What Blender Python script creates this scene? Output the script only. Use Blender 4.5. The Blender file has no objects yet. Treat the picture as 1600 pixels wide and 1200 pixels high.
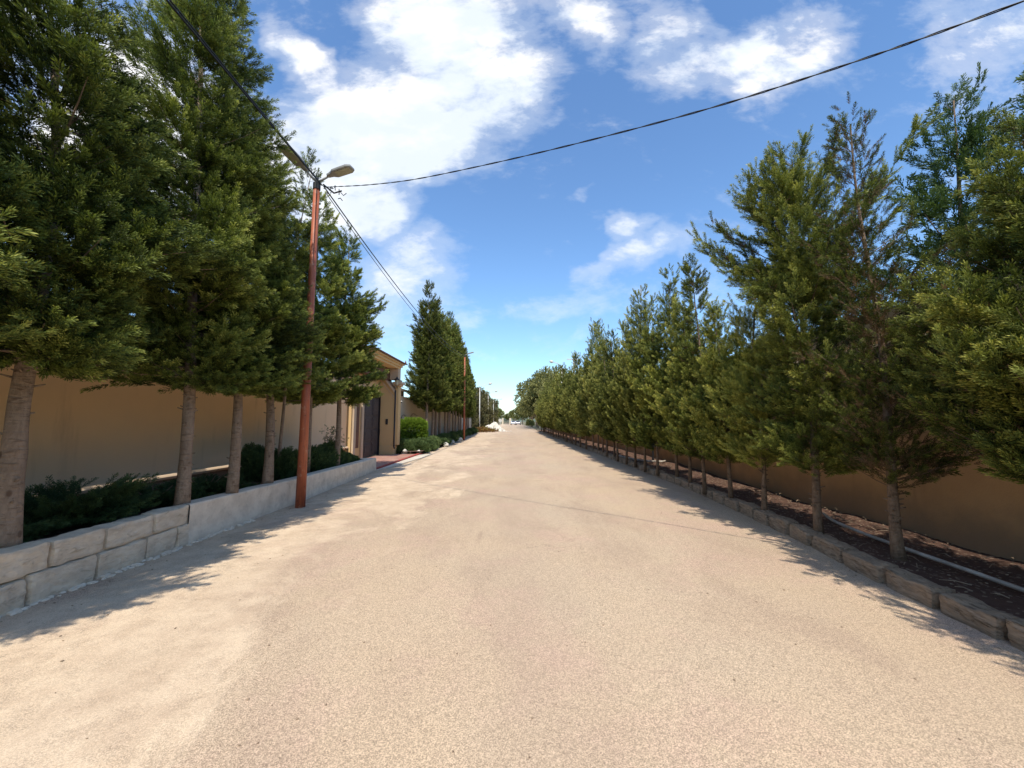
import bpy, math, random
import numpy as np
from mathutils import Vector, Matrix, noise

scene = bpy.context.scene
COL = scene.collection
R = math.radians

# ------------------------------------------------------------------ camera
cam_d = bpy.data.cameras.new('camera')
cam_d.sensor_width = 36.0
cam_d.lens = 13.5
cam_d.clip_start = 0.05
cam_d.clip_end = 5000
cam = bpy.data.objects.new('camera', cam_d)
COL.objects.link(cam)
cam.location = (0, 0, 1.5)
cam.rotation_euler = (R(90 + 5.52), 0, R(-0.19))
scene.camera = cam

# ------------------------------------------------------------------ light
scene.view_settings.view_transform = 'Standard'
scene.view_settings.look = 'None'
scene.view_settings.exposure = 0.93
scene.view_settings.gamma = 1
to_sun = Vector((-0.004, -0.66, 1.0)).normalized()
sd = bpy.data.lights.new('sun', 'SUN')
sd.energy = 2.8
sd.angle = R(0.53)
sd.color = (1.0, 0.93, 0.82)
sun = bpy.data.objects.new('sun', sd)
COL.objects.link(sun)
sun.rotation_euler = to_sun.to_track_quat('Z', 'Y').to_euler()
sun.location = (0, -20, 30)
SUN_EL = math.asin(to_sun.z)
SUN_AZ = math.atan2(to_sun.x, to_sun.y)


class NT:
    """small helper round a node tree"""
    def __init__(s, tree):
        s.t = tree
        s.n = tree.nodes
        s.l = tree.links

    def add(s, kind, **kw):
        nd = s.n.new(kind)
        for k, v in kw.items():
            setattr(nd, k, v)
        return nd

    def put(s, sock, v):
        if hasattr(v, 'is_linked'):
            s.l.new(v, sock)
        else:
            sock.default_value = v

    def math(s, op, a, b=0.0, c=None, clamp=False):
        nd = s.add('ShaderNodeMath', operation=op, use_clamp=clamp)
        s.put(nd.inputs[0], a)
        s.put(nd.inputs[1], b)
        if c is not None:
            s.put(nd.inputs[2], c)
        return nd.outputs[0]

    def vmath(s, op, a, b=(0, 0, 0)):
        nd = s.add('ShaderNodeVectorMath', operation=op)
        s.put(nd.inputs[0], a)
        s.put(nd.inputs[1], b)
        return nd.outputs['Vector'] if op not in ('LENGTH', 'DOT_PRODUCT') else nd.outputs['Value']

    def noise(s, vec, scale, detail=4, rough=0.55, out='Fac', dist=0.0):
        nd = s.add('ShaderNodeTexNoise')
        s.put(nd.inputs['Vector'], vec)
        nd.inputs['Scale'].default_value = scale
        nd.inputs['Detail'].default_value = detail
        nd.inputs['Roughness'].default_value = rough
        nd.inputs['Distortion'].default_value = dist
        return nd.outputs[out]

    def voro(s, vec, scale, feature='F1', out='Distance', rnd=1.0):
        nd = s.add('ShaderNodeTexVoronoi', feature=feature)
        s.put(nd.inputs['Vector'], vec)
        nd.inputs['Scale'].default_value = scale
        nd.inputs['Randomness'].default_value = rnd
        return nd.outputs[out]

    def rng(s, v, a, b, c=0.0, d=1.0, smooth=True):
        nd = s.add('ShaderNodeMapRange', interpolation_type='SMOOTHSTEP' if smooth else 'LINEAR')
        s.put(nd.inputs['Value'], v)
        nd.inputs['From Min'].default_value = a
        nd.inputs['From Max'].default_value = b
        nd.inputs['To Min'].default_value = c
        nd.inputs['To Max'].default_value = d
        return nd.outputs['Result']

    def mix(s, fac, a, b, mode='MIX'):
        nd = s.add('ShaderNodeMix', data_type='RGBA', blend_type=mode)
        s.put(nd.inputs['Factor'], fac)
        for sock, v in ((nd.inputs['A'], a), (nd.inputs['B'], b)):
            pass
        ia = [i for i in nd.inputs if i.name == 'A' and i.type == 'RGBA'][0]
        ib = [i for i in nd.inputs if i.name == 'B' and i.type == 'RGBA'][0]
        for sock, v in ((ia, a), (ib, b)):
            if hasattr(v, 'is_linked'):
                s.l.new(v, sock)
            else:
                sock.default_value = (v[0], v[1], v[2], 1)
        return [o for o in nd.outputs if o.type == 'RGBA'][0]

    def mapping(s, vec, loc=(0, 0, 0), rot=(0, 0, 0), scale=(1, 1, 1), kind='POINT'):
        nd = s.add('ShaderNodeMapping', vector_type=kind)
        s.put(nd.inputs['Vector'], vec)
        nd.inputs['Location'].default_value = loc
        nd.inputs['Rotation'].default_value = rot
        nd.inputs['Scale'].default_value = scale
        return nd.outputs[0]

    def bump(s, h, strength=0.4, dist=0.01, normal=None):
        nd = s.add('ShaderNodeBump')
        nd.inputs['Strength'].default_value = strength
        nd.inputs['Distance'].default_value = dist
        s.put(nd.inputs['Height'], h)
        if normal is not None:
            s.l.new(normal, nd.inputs['Normal'])
        return nd.outputs[0]


# ------------------------------------------------------------------ sky
world = bpy.data.worlds.new('World')
scene.world = world
world.use_nodes = True
world.node_tree.nodes.clear()
w = NT(world.node_tree)
sky = w.add('ShaderNodeTexSky', sky_type='NISHITA')
sky.sun_disc = False
sky.sun_elevation = SUN_EL
sky.sun_rotation = SUN_AZ
sky.air_density = 1.2
sky.dust_density = 0.1
sky.ozone_density = 2.2
tc = w.add('ShaderNodeTexCoord')
sep = w.add('ShaderNodeSeparateXYZ')
w.l.new(tc.outputs['Generated'], sep.inputs[0])
ysafe = w.math('MAXIMUM', w.math('ABSOLUTE', sep.outputs['Y']), 0.05)
cu = w.math('DIVIDE', sep.outputs['X'], ysafe)
cv = w.math('DIVIDE', sep.outputs['Z'], ysafe)
comb = w.add('ShaderNodeCombineXYZ')
w.l.new(cu, comb.inputs[0])
w.l.new(cv, comb.inputs[1])
w.l.new(w.math('SIGN', sep.outputs['Y']), comb.inputs[2])
P = comb.outputs[0]
warp = w.vmath('MULTIPLY', w.vmath('SUBTRACT', w.noise(P, 2.6, 4, 0.6, 'Color'), (0.5, 0.5, 0.5)), (0.34, 0.30, 0))
PW = w.vmath('ADD', P, warp)
# cloud banks by direction: azimuth-ish, height-ish, half width, half height, tilt, density
BANKS = [(-0.319, 0.816, 0.37, 0.22, 8, 1.15), (-0.456, 0.66, 0.24, 0.17, 0, 1.1), (-0.18, 1.092, 0.27, 0.21, -20, 1.1),
         (-0.292, 1.183, 0.19, 0.17, 0, 1.0), (-0.568, 0.985, 0.19, 0.06, -42, 1.0), (-0.06, 0.90, 0.20, 0.16, 10, 1.0),
         (0.188, 1.142, 0.12, 0.15, 60, 0.9), (0.642, 1.021, 0.29, 0.12, 12, 0.86), (0.808, 1.051, 0.19, 0.13, 20, 0.78),
         (0.427, 1.132, 0.15, 0.15, 60, 0.7), (0.297, 0.426, 0.18, 0.06, 22, 0.75), (0.296, 0.52, 0.06, 0.06, 0, 0.66),
         (1.39, 1.06, 0.3, 0.22, 40, 0.62), (-0.289, 0.391, 0.18, 0.13, 0, 0.75), (0.003, 0.303, 0.40, 0.07, 0, 0.42),
         (-1.067, 0.778, 0.40, 0.38, 0, 1.1), (-0.585, 0.74, 0.16, 0.17, 0, 1.0), (-0.40, 0.60, 0.22, 0.11, 10, 1.0),
         (0.71, 0.952, 0.13, 0.08, 15, 0.7), (0.198, 0.655, 0.08, 0.03, 10, 0.42), (-0.32, 0.25, 0.2, 0.12, 0, 0.45),
         (0.25, 1.5, 0.6, 0.2, 10, 0.8), (-1.6, 1.4, 0.6, 0.5, 10, 1.0), (2.2, 0.9, 0.5, 0.3, 10, 0.7)]
field = None
for (x, y, a, b, rot, dn) in BANKS:
    m = w.mapping(PW, (x, y, 0), (0, 0, R(rot)), (a, b, 1e3), 'TEXTURE')
    e = w.math('MULTIPLY', w.rng(w.vmath('LENGTH', m), 1.45, 0.2, 0, 1), dn)
    field = e if field is None else w.math('SMOOTH_MAX', field, e, 0.12)
PN = w.mapping(P, (3.1, 1.7, 0), (0, 0, R(-28)), (1.0, 1.7, 1))
fb = w.noise(PN, 4.2, 9, 0.62, dist=0.35)
fine = w.noise(PN, 13.0, 7, 0.65, dist=0.2)
dens = w.math('ADD', field, w.math('MULTIPLY', w.math('SUBTRACT', fb, 0.5), 1.3))
dens = w.math('ADD', dens, w.math('MULTIPLY', w.math('SUBTRACT', fine, 0.5), 0.75))
front = w.rng(sep.outputs['Y'], 0.02, 0.2)
# a scatter of cloud elsewhere in the sky, behind the viewer
back = w.rng(w.noise(tc.outputs['Generated'], 3.0, 7, 0.6), 0.52, 0.66)
cov = w.rng(dens, 0.34, 1.05)
thin = w.math('MULTIPLY', w.rng(dens, 0.12, 0.6), 0.30)
cov = w.math('MAXIMUM', cov, thin)
bk = w.math('MULTIPLY', back, w.rng(sep.outputs['Y'], 0.1, -0.1))
cov = w.math('ADD', w.math('MULTIPLY', cov, front), bk, clamp=True)
cov = w.math('MULTIPLY', cov, w.rng(sep.outputs['Z'], 0.0, 0.12))
shade = w.noise(PN, 3.4, 6, 0.55)
ccol = w.mix(w.rng(shade, 0.38, 0.60), (0.72, 0.79, 0.89), (0.98, 0.97, 0.965))
bg_s = w.add('ShaderNodeBackground')
skyc = w.mix(1.0, sky.outputs[0], w.mix(w.rng(sep.outputs['Z'], 0.0, 0.42), (0.48, 0.60, 0.72), (0.53, 0.66, 0.78)), 'MULTIPLY')
w.l.new(skyc, bg_s.inputs[0])
bg_s.inputs[1].default_value = 0.15
bg_c = w.add('ShaderNodeBackground')
w.l.new(ccol, bg_c.inputs[0])
bg_c.inputs[1].default_value = 0.65
mx = w.add('ShaderNodeMixShader')
w.l.new(cov, mx.inputs[0])
w.l.new(bg_s.outputs[0], mx.inputs[1])
w.l.new(bg_c.outputs[0], mx.inputs[2])
wo = w.add('ShaderNodeOutputWorld')
w.l.new(mx.outputs[0], wo.inputs[0])


# ------------------------------------------------------------------ materials
def mat(name):
    m = bpy.data.materials.new(name)
    m.use_nodes = True
    m.node_tree.nodes.clear()
    t = NT(m.node_tree)
    b = t.add('ShaderNodeBsdfPrincipled')
    o = t.add('ShaderNodeOutputMaterial')
    t.l.new(b.outputs[0], o.inputs[0])
    t.b = b
    t.o = o
    return m, t


def pos(t):
    return t.add('ShaderNodeNewGeometry').outputs['Position']


def simple(name, c1, c2=None, scale=8, rough=0.7, metal=0.0, bump=0.0, bscale=60, spec=0.3, detail=5):
    m, t = mat(name)
    p = t.add('ShaderNodeTexCoord').outputs['Object']
    c2 = c2 or tuple(k * 0.8 for k in c1)
    n = t.noise(p, scale, detail, 0.6)
    t.put(t.b.inputs['Base Color'], t.mix(t.rng(n, 0.35, 0.65), c1, c2))
    t.b.inputs['Roughness'].default_value = rough
    t.b.inputs['Metallic'].default_value = metal
    t.b.inputs['Specular IOR Level'].default_value = spec
    if bump:
        t.put(t.b.inputs['Normal'], t.bump(t.noise(p, bscale, 5, 0.6), bump, 0.01))
    return m


def make_road():
    m, t = mat('worn_asphalt')
    p = pos(t)
    sx = t.add('ShaderNodeSeparateXYZ')
    t.l.new(p, sx.inputs[0])
    big = t.noise(p, 0.22, 5, 0.6)
    med = t.noise(t.mapping(p, scale=(1, 0.45, 1)), 1.1, 7, 0.62, dist=0.4)
    base = t.mix(t.rng(big, 0.35, 0.65), (0.550, 0.410, 0.272), (0.52, 0.402, 0.280))
    base = t.mix(t.rng(med, 0.42, 0.72, 0, 0.75), base, (0.42, 0.305, 0.215))
    # pinkish worn areas
    base = t.mix(t.rng(t.noise(p, 0.55, 7, 0.7), 0.46, 0.66, 0, 0.75), base, (0.54, 0.375, 0.275))
    # pale cement slurry dried on the left half
    bias = t.rng(sx.outputs['X'], 0.6, -2.6, -0.22, 0.10)
    sl = t.math('ADD', t.noise(t.mapping(p, scale=(1, 0.6, 1)), 0.62, 9, 0.66, dist=0.7), bias)
    slur = t.math('MULTIPLY', t.rng(sl, 0.50, 0.61), t.rng(t.noise(p, 5.0, 6, 0.7), 0.30, 0.55, 0.45, 1.0))
    slc = t.mix(t.rng(t.noise(p, 3.0, 6, 0.65), 0.35, 0.7), (0.72, 0.565, 0.39), (0.56, 0.42, 0.285))
    # stones of the surface
    v = t.voro(p, 220, out='Color')
    sv = t.add('ShaderNodeSeparateColor')
    t.l.new(v, sv.inputs[0])
    grain = t.rng(sv.outputs[0], 0.0, 1.0, 0.52, 1.32, smooth=False)
    gf = t.noise(p, 45, 6, 0.8)
    grain2 = t.rng(gf, 0.3, 0.7, 0.89, 1.10, smooth=False)
    dark = t.rng(t.voro(p, 110), 0.10, 0.24, 0.60, 1.0)
    g = t.math('MULTIPLY', t.math('MULTIPLY', grain, grain2), dark)
    g = t.math('ADD', t.math('MULTIPLY', g, t.math('SUBTRACT', 1.0, t.math('MULTIPLY', slur, 0.55))), t.math('MULTIPLY', slur, 0.55))
    col = t.mix(t.math('MULTIPLY', slur, 0.8), base, slc)
    gc = t.add('ShaderNodeCombineXYZ')
    for i in range(3):
        t.l.new(g, gc.inputs[i])
    nd = t.add('ShaderNodeMix', data_type='RGBA', blend_type='MULTIPLY')
    col = t.mix(1.0, col, gc.outputs[0], 'MULTIPLY')
    # dark wear marks and thin cracks
    cr = t.voro(t.vmath('ADD', p, t.vmath('MULTIPLY', t.noise(p, 1.4, 5, 0.7, 'Color'), (1.0, 1.0, 0))), 0.33, 'DISTANCE_TO_EDGE')
    crm = t.math('MULTIPLY', t.rng(cr, 0.0035, 0.0), t.rng(t.noise(p, 0.3, 2), 0.52, 0.6))
    col = t.mix(t.math('MULTIPLY', crm, 0.5), col, (0.16, 0.12, 0.09))
    st = t.rng(t.noise(t.mapping(p, scale=(1, 0.35, 1)), 1.7, 5, 0.6, dist=1.0), 0.63, 0.74, 0, 0.35)
    col = t.mix(st, col, (0.30, 0.21, 0.15))
    lane = t.math('SINE', t.math('MULTIPLY', t.math('ADD', sx.outputs['X'], t.math('MULTIPLY', t.noise(p, 0.25, 3), 0.9)), 2.6))
    col = t.mix(t.rng(lane, 0.1, 1.0, 0, 0.16), col, (0.38, 0.28, 0.20))
    edge = t.math('ABSOLUTE', t.math('ADD', sx.outputs['X'], 0.15))
    edge = t.math('ADD', edge, t.math('MULTIPLY', t.noise(p, 1.6, 6, 0.7), 0.9))
    col = t.mix(t.rng(edge, 3.9, 4.5, 0, 0.55), col, (0.34, 0.25, 0.175))
    t.put(t.b.inputs['Base Color'], col)
    t.b.inputs['Roughness'].default_value = 0.88
    t.b.inputs['Specular IOR Level'].default_value = 0.2
    n1 = t.bump(t.math('MULTIPLY', g, 0.5), 0.55, 0.006)
    n2 = t.bump(t.math('ADD', slur, t.noise(p, 4.0, 8, 0.7)), 0.35, 0.02, n1)
    t.put(t.b.inputs['Normal'], n2)
    return m


def make_stone(name, c1, c2, cdark, stretch=(1, 1, 3), bs=22, bstr=0.7, grain=0.5):
    m, t = mat(name)
    p = pos(t)
    q = t.mapping(p, scale=stretch)
    n = t.noise(q, 5, 8, 0.65)
    n2 = t.noise(q, bs, 6, 0.7, dist=0.6)
    col = t.mix(t.rng(n, 0.35, 0.65), c1, c2)
    col = t.mix(t.rng(n2, 0.52, 0.72, 0, grain), col, cdark)
    t.put(t.b.inputs['Base Color'], col)
    t.b.inputs['Roughness'].default_value = 0.92
    t.b.inputs['Specular IOR Level'].default_value = 0.15
    t.put(t.b.inputs['Normal'], t.bump(n2, bstr, 0.02))
    return m


def make_plaster(name, c1, c2, low=None, lowz=(0.3, 1.2), bump=0.15, stain=(0.2, 0.14, 0.08), st=0.4):
    m, t = mat(name)
    p = pos(t)
    n = t.noise(p, 0.7, 6, 0.6)
    col = t.mix(t.rng(n, 0.35, 0.65), c1, c2)
    # rain streaks
    q = t.mapping(p, scale=(3, 3, 0.35))
    col = t.mix(t.rng(t.noise(q, 1.6, 6, 0.6), 0.55, 0.8, 0, st), col, stain)
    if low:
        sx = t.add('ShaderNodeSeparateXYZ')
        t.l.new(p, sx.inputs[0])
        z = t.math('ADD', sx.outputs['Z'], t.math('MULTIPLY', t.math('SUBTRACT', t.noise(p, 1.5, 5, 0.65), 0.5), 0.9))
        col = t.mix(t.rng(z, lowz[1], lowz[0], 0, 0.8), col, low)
    t.put(t.b.inputs['Base Color'], col)
    t.b.inputs['Roughness'].default_value = 0.9
    t.b.inputs['Specular IOR Level'].default_value = 0.2
    t.put(t.b.inputs['Normal'], t.bump(t.math('ADD', t.noise(p, 45, 6, 0.65), t.math('MULTIPLY', t.noise(p, 3, 4, 0.6), 1.5)), bump, 0.015))
    return m


def make_leaf(name, dark, mid, tip, trans=0.18, rough=0.55, dead=None):
    m, t = mat(name)
    a = t.add('ShaderNodeAttribute')
    a.attribute_name = 'tint'
    oi = t.add('ShaderNodeObjectInfo')
    f = t.math('ADD', a.outputs['Fac'], t.math('MULTIPLY', t.math('SUBTRACT', oi.outputs['Random'], 0.5), 0.36))
    n = t.noise(pos(t), 1.6, 4, 0.65)
    f = t.math('ADD', f, t.math('MULTIPLY', t.math('SUBTRACT', n, 0.5), 0.8))
    col = t.mix(t.rng(f, 0.0, 0.55, smooth=False), dark, mid)
    col = t.mix(t.rng(f, 0.5, 1.05), col, tip)  # ramp paints shaded inner leaf up to sunlit new-growth tip
    if dead:
        col = t.mix(t.rng(f, -0.12, -0.2), col, dead)
    t.put(t.b.inputs['Base Color'], col)
    t.b.inputs['Roughness'].default_value = rough
    t.b.inputs['Specular IOR Level'].default_value = 0.18
    tr = t.add('ShaderNodeBsdfTranslucent')
    t.l.new(t.mix(1.0, col, (1.1, 1.25, 0.6), 'MULTIPLY'), tr.inputs[0])
    ms = t.add('ShaderNodeMixShader')
    ms.inputs[0].default_value = trans
    t.l.new(t.b.outputs[0], ms.inputs[1])
    t.l.new(tr.outputs[0], ms.inputs[2])
    t.l.new(ms.outputs[0], t.o.inputs[0])
    return m


def make_bark(name, c1, c2, cd, stretch=(1, 1, 0.35)):
    m, t = mat(name)
    p = t.add('ShaderNodeTexCoord').outputs['Object']
    n = t.noise(t.mapping(p, scale=stretch), 26, 7, 0.65)
    scar = t.noise(t.mapping(p, scale=(1, 1, 4.5)), 9, 5, 0.6, dist=0.5)
    col = t.mix(t.rng(n, 0.35, 0.65), c1, c2)
    col = t.mix(t.rng(scar, 0.56, 0.68, 0, 0.8), col, cd)
    t.put(t.b.inputs['Base Color'], col)
    t.b.inputs['Roughness'].default_value = 0.9
    t.b.inputs['Specular IOR Level'].default_value = 0.15
    kn_ = t.voro(t.mapping(p, scale=(1, 1, 0.6)), 7.0)
    col = t.mix(t.rng(kn_, 0.16, 0.08, 0, 0.85), col, cd)
    col = t.mix(t.rng(t.noise(p, 3.0, 4, 0.6), 0.45, 0.7, 0, 0.5), col, tuple(k * 0.6 for k in c1))
    t.put(t.b.inputs['Base Color'], col)
    t.put(t.b.inputs['Normal'], t.bump(t.math('ADD', n, t.math('MULTIPLY', scar, 1.2)), 1.0, 0.025))
    return m


def make_pole_rust():
    m, t = mat('rust_red_paint')
    p = t.add('ShaderNodeTexCoord').outputs['Object']
    n = t.noise(t.mapping(p, scale=(1, 1, 0.12)), 22, 6, 0.65)
    n2 = t.noise(p, 9, 6, 0.7)
    col = t.mix(t.rng(n, 0.3, 0.7), (0.44, 0.12, 0.05), (0.27, 0.07, 0.033))
    col = t.mix(t.rng(n2, 0.57, 0.66, 0, 0.7), col, (0.44, 0.27, 0.18))
    col = t.mix(t.rng(t.noise(p, 16, 5, 0.6), 0.6, 0.68, 0, 0.7), col, (0.10, 0.04, 0.025))
    t.put(t.b.inputs['Base Color'], col)
    t.b.inputs['Roughness'].default_value = 0.55
    t.put(t.b.inputs['Normal'], t.bump(n, 0.4, 0.006))
    return m


def make_soil():
    m, t = mat('reddish_soil')
    p = pos(t)
    n = t.noise(p, 3.5, 8, 0.7)
    col = t.mix(t.rng(n, 0.35, 0.65), (0.085, 0.040, 0.024), (0.13, 0.065, 0.040))
    v = t.voro(p, 45, out='Color')
    s = t.add('ShaderNodeSeparateColor')
    t.l.new(v, s.inputs[0])
    col = t.mix(t.rng(s.outputs[0], 0.88, 0.93), col, (0.26, 0.18, 0.12))
    t.put(t.b.inputs['Base Color'], col)
    t.b.inputs['Roughness'].default_value = 0.95
    t.put(t.b.inputs['Normal'], t.bump(t.noise(p, 18, 8, 0.75), 1.0, 0.05))
    return m


def make_pavers():
    m, t = mat('red_brick_paving')
    p = pos(t)
    b = t.add('ShaderNodeTexBrick')
    t.l.new(p, b.inputs['Vector'])
    b.inputs['Scale'].default_value = 1.0
    b.inputs['Brick Width'].default_value = 0.2
    b.inputs['Row Height'].default_value = 0.1
    b.inputs['Mortar Size'].default_value = 0.006
    b.inputs['Color1'].default_value = (0.33, 0.13, 0.09, 1)
    b.inputs['Color2'].default_value = (0.42, 0.20, 0.14, 1)
    b.inputs['Mortar'].default_value = (0.36, 0.28, 0.22, 1)
    t.put(t.b.inputs['Base Color'], t.mix(t.rng(t.noise(p, 2, 6), 0.4, 0.7, 0, 0.5), b.outputs['Color'], (0.45, 0.33, 0.25)))
    t.b.inputs['Roughness'].default_value = 0.85
    return m


M = {}
M['road'] = make_road()
M['soil'] = make_soil()
M['ground'] = simple('dry_ground', (0.22, 0.17, 0.10), (0.13, 0.13, 0.06), 0.15, 0.95, bump=0.5, bscale=3)
M['kerb'] = make_stone('weathered_kerb_stone', (0.39, 0.29, 0.195), (0.25, 0.185, 0.125), (0.045, 0.032, 0.023), (6, 1.6, 9), 4.5, 1.0, 1.0)
M['block'] = make_stone('pale_limestone_block', (0.76, 0.63, 0.46), (0.62, 0.50, 0.36), (0.26, 0.19, 0.13), (1, 1, 2.6), 9, 1.0, 0.5)
M['render'] = make_stone('white_cement_render', (0.77, 0.66, 0.51), (0.64, 0.54, 0.41), (0.36, 0.28, 0.20), (1, 1, 1), 7, 0.5, 0.4)
M['wall_left'] = make_plaster('ochre_plaster', (0.84, 0.58, 0.33), (0.79, 0.55, 0.32), (0.66, 0.51, 0.37), (0.35, 1.6), st=0.5, stain=(0.42, 0.26, 0.15))
M['plinth'] = make_plaster('grey_plinth_render', (0.30, 0.24, 0.185), (0.25, 0.20, 0.155), None)
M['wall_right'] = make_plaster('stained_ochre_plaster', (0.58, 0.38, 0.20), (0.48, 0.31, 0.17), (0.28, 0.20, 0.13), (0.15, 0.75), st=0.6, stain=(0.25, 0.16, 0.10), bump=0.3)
M['gate_wall'] = make_plaster('yellow_gatehouse_plaster', (0.60, 0.42, 0.20), (0.56, 0.385, 0.19), None, st=0.25, stain=(0.42, 0.29, 0.17))
M['cream'] = make_plaster('cream_trim', (0.56, 0.44, 0.30), (0.50, 0.38, 0.26), None, st=0.2, stain=(0.36, 0.27, 0.18))
M['pale_wall'] = make_plaster('pale_cream_plaster', (0.58, 0.50, 0.38), (0.53, 0.45, 0.33), None, st=0.3, stain=(0.38, 0.30, 0.22))
M['brown_panel'] = simple('brown_panel', (0.17, 0.08, 0.045), (0.11, 0.06, 0.035), 6)
M['tile'] = simple('brown_roof_tile', (0.16, 0.085, 0.06), (0.11, 0.065, 0.05), 5, bump=0.8, bscale=14)
M['door'] = simple('grey_wood_door', (0.085, 0.072, 0.066), (0.055, 0.047, 0.045), 14, 0.6, bump=0.4, bscale=30)
M['black'] = simple('black_plastic', (0.018, 0.018, 0.02), None, 8, 0.5)
M['dark_metal'] = simple('dark_metal', (0.05, 0.05, 0.05), None, 8, 0.5, 0.4)
M['lamp_grey'] = simple('grey_lamp_housing', (0.33, 0.33, 0.31), (0.27, 0.27, 0.25), 9, 0.45)
M['lamp_glass'] = simple('lamp_lens', (0.42, 0.41, 0.30), (0.36, 0.35, 0.25), 20, 0.25)
M['white_metal'] = simple('white_metal', (0.62, 0.60, 0.54), (0.50, 0.47, 0.41), 3, 0.45)
M['white_paint'] = simple('white_paint', (0.62, 0.59, 0.52), (0.42, 0.39, 0.33), 8, 0.8, bump=0.3)
M['red_paint'] = simple('faded_red_paint', (0.40, 0.075, 0.055), (0.33, 0.085, 0.065), 6, 0.8)
M['path'] = simple('white_cement_apron', (0.66, 0.60, 0.48), (0.52, 0.45, 0.35), 1.6, 0.85, bump=0.3)
M['pavers'] = make_pavers()
M['pole'] = make_pole_rust()
M['pipe'] = simple('grey_plastic_pipe', (0.46, 0.42, 0.36), (0.32, 0.28, 0.23), 5, 0.5)
M['rubble'] = simple('white_limestone_rubble', (0.72, 0.68, 0.58), (0.60, 0.54, 0.44), 6, 0.9, bump=0.5)
M['bark_l'] = make_bark('grey_tan_bark', (0.34, 0.25, 0.175), (0.25, 0.18, 0.125), (0.12, 0.075, 0.05))
M['bark_r'] = make_bark('brown_bark', (0.25, 0.175, 0.115), (0.17, 0.115, 0.075), (0.08, 0.05, 0.032))
M['bark_e'] = make_bark('pale_bark', (0.42, 0.34, 0.25), (0.28, 0.21, 0.15), (0.14, 0.10, 0.07))
M['leaf_l'] = make_leaf('cypress_foliage', (0.034, 0.050, 0.012), (0.185, 0.225, 0.046), (0.52, 0.52, 0.14))
M['leaf_r'] = make_leaf('bright_cypress_foliage', (0.040, 0.054, 0.011), (0.200, 0.225, 0.045), (0.54, 0.50, 0.12), dead=(0.16, 0.10, 0.055))
M['leaf_far'] = make_leaf('distant_cypress_foliage', (0.04, 0.052, 0.011), (0.200, 0.215, 0.048), (0.54, 0.50, 0.14))
M['leaf_e'] = make_leaf('olive_foliage', (0.14, 0.145, 0.05), (0.30, 0.29, 0.11), (0.44, 0.41, 0.17))
M['leaf_b'] = make_leaf('brownish_foliage', (0.11, 0.10, 0.05), (0.22, 0.20, 0.09), (0.34, 0.31, 0.14))
M['leaf_dark'] = make_leaf('juniper_foliage', (0.030, 0.058, 0.022), (0.075, 0.12, 0.042), (0.16, 0.21, 0.07))
M['leaf_box'] = make_leaf('round_shrub_foliage', (0.07, 0.13, 0.014), (0.17, 0.26, 0.025), (0.32, 0.42, 0.06))
M['leaf_lav'] = make_leaf('grey_green_foliage', (0.04, 0.07, 0.025), (0.10, 0.15, 0.05), (0.18, 0.24, 0.09))
M['leaf_dry'] = make_leaf('dry_plant_foliage', (0.16, 0.07, 0.03), (0.24, 0.15, 0.04), (0.26, 0.25, 0.05))
M['hill'] = simple('hill_green', (0.13, 0.15, 0.10), (0.10, 0.125, 0.085), 0.02, 0.95)
M['car_paint_a'] = simple('white_car_paint', (0.70, 0.71, 0.74), (0.68, 0.69, 0.72), 2, 0.25, spec=0.5)
M['car_paint_b'] = simple('silver_car_paint', (0.42, 0.41, 0.43), (0.40, 0.39, 0.41), 2, 0.3, 0.4, spec=0.5)
M['glass'] = simple('dark_car_glass', (0.02, 0.025, 0.03), None, 3, 0.08, spec=0.6)
M['tyre'] = simple('rubber', (0.02, 0.02, 0.02), None, 9, 0.8)
M['red_lamp'] = simple('red_lamp_lens', (0.35, 0.02, 0.02), None, 9, 0.3)


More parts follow.
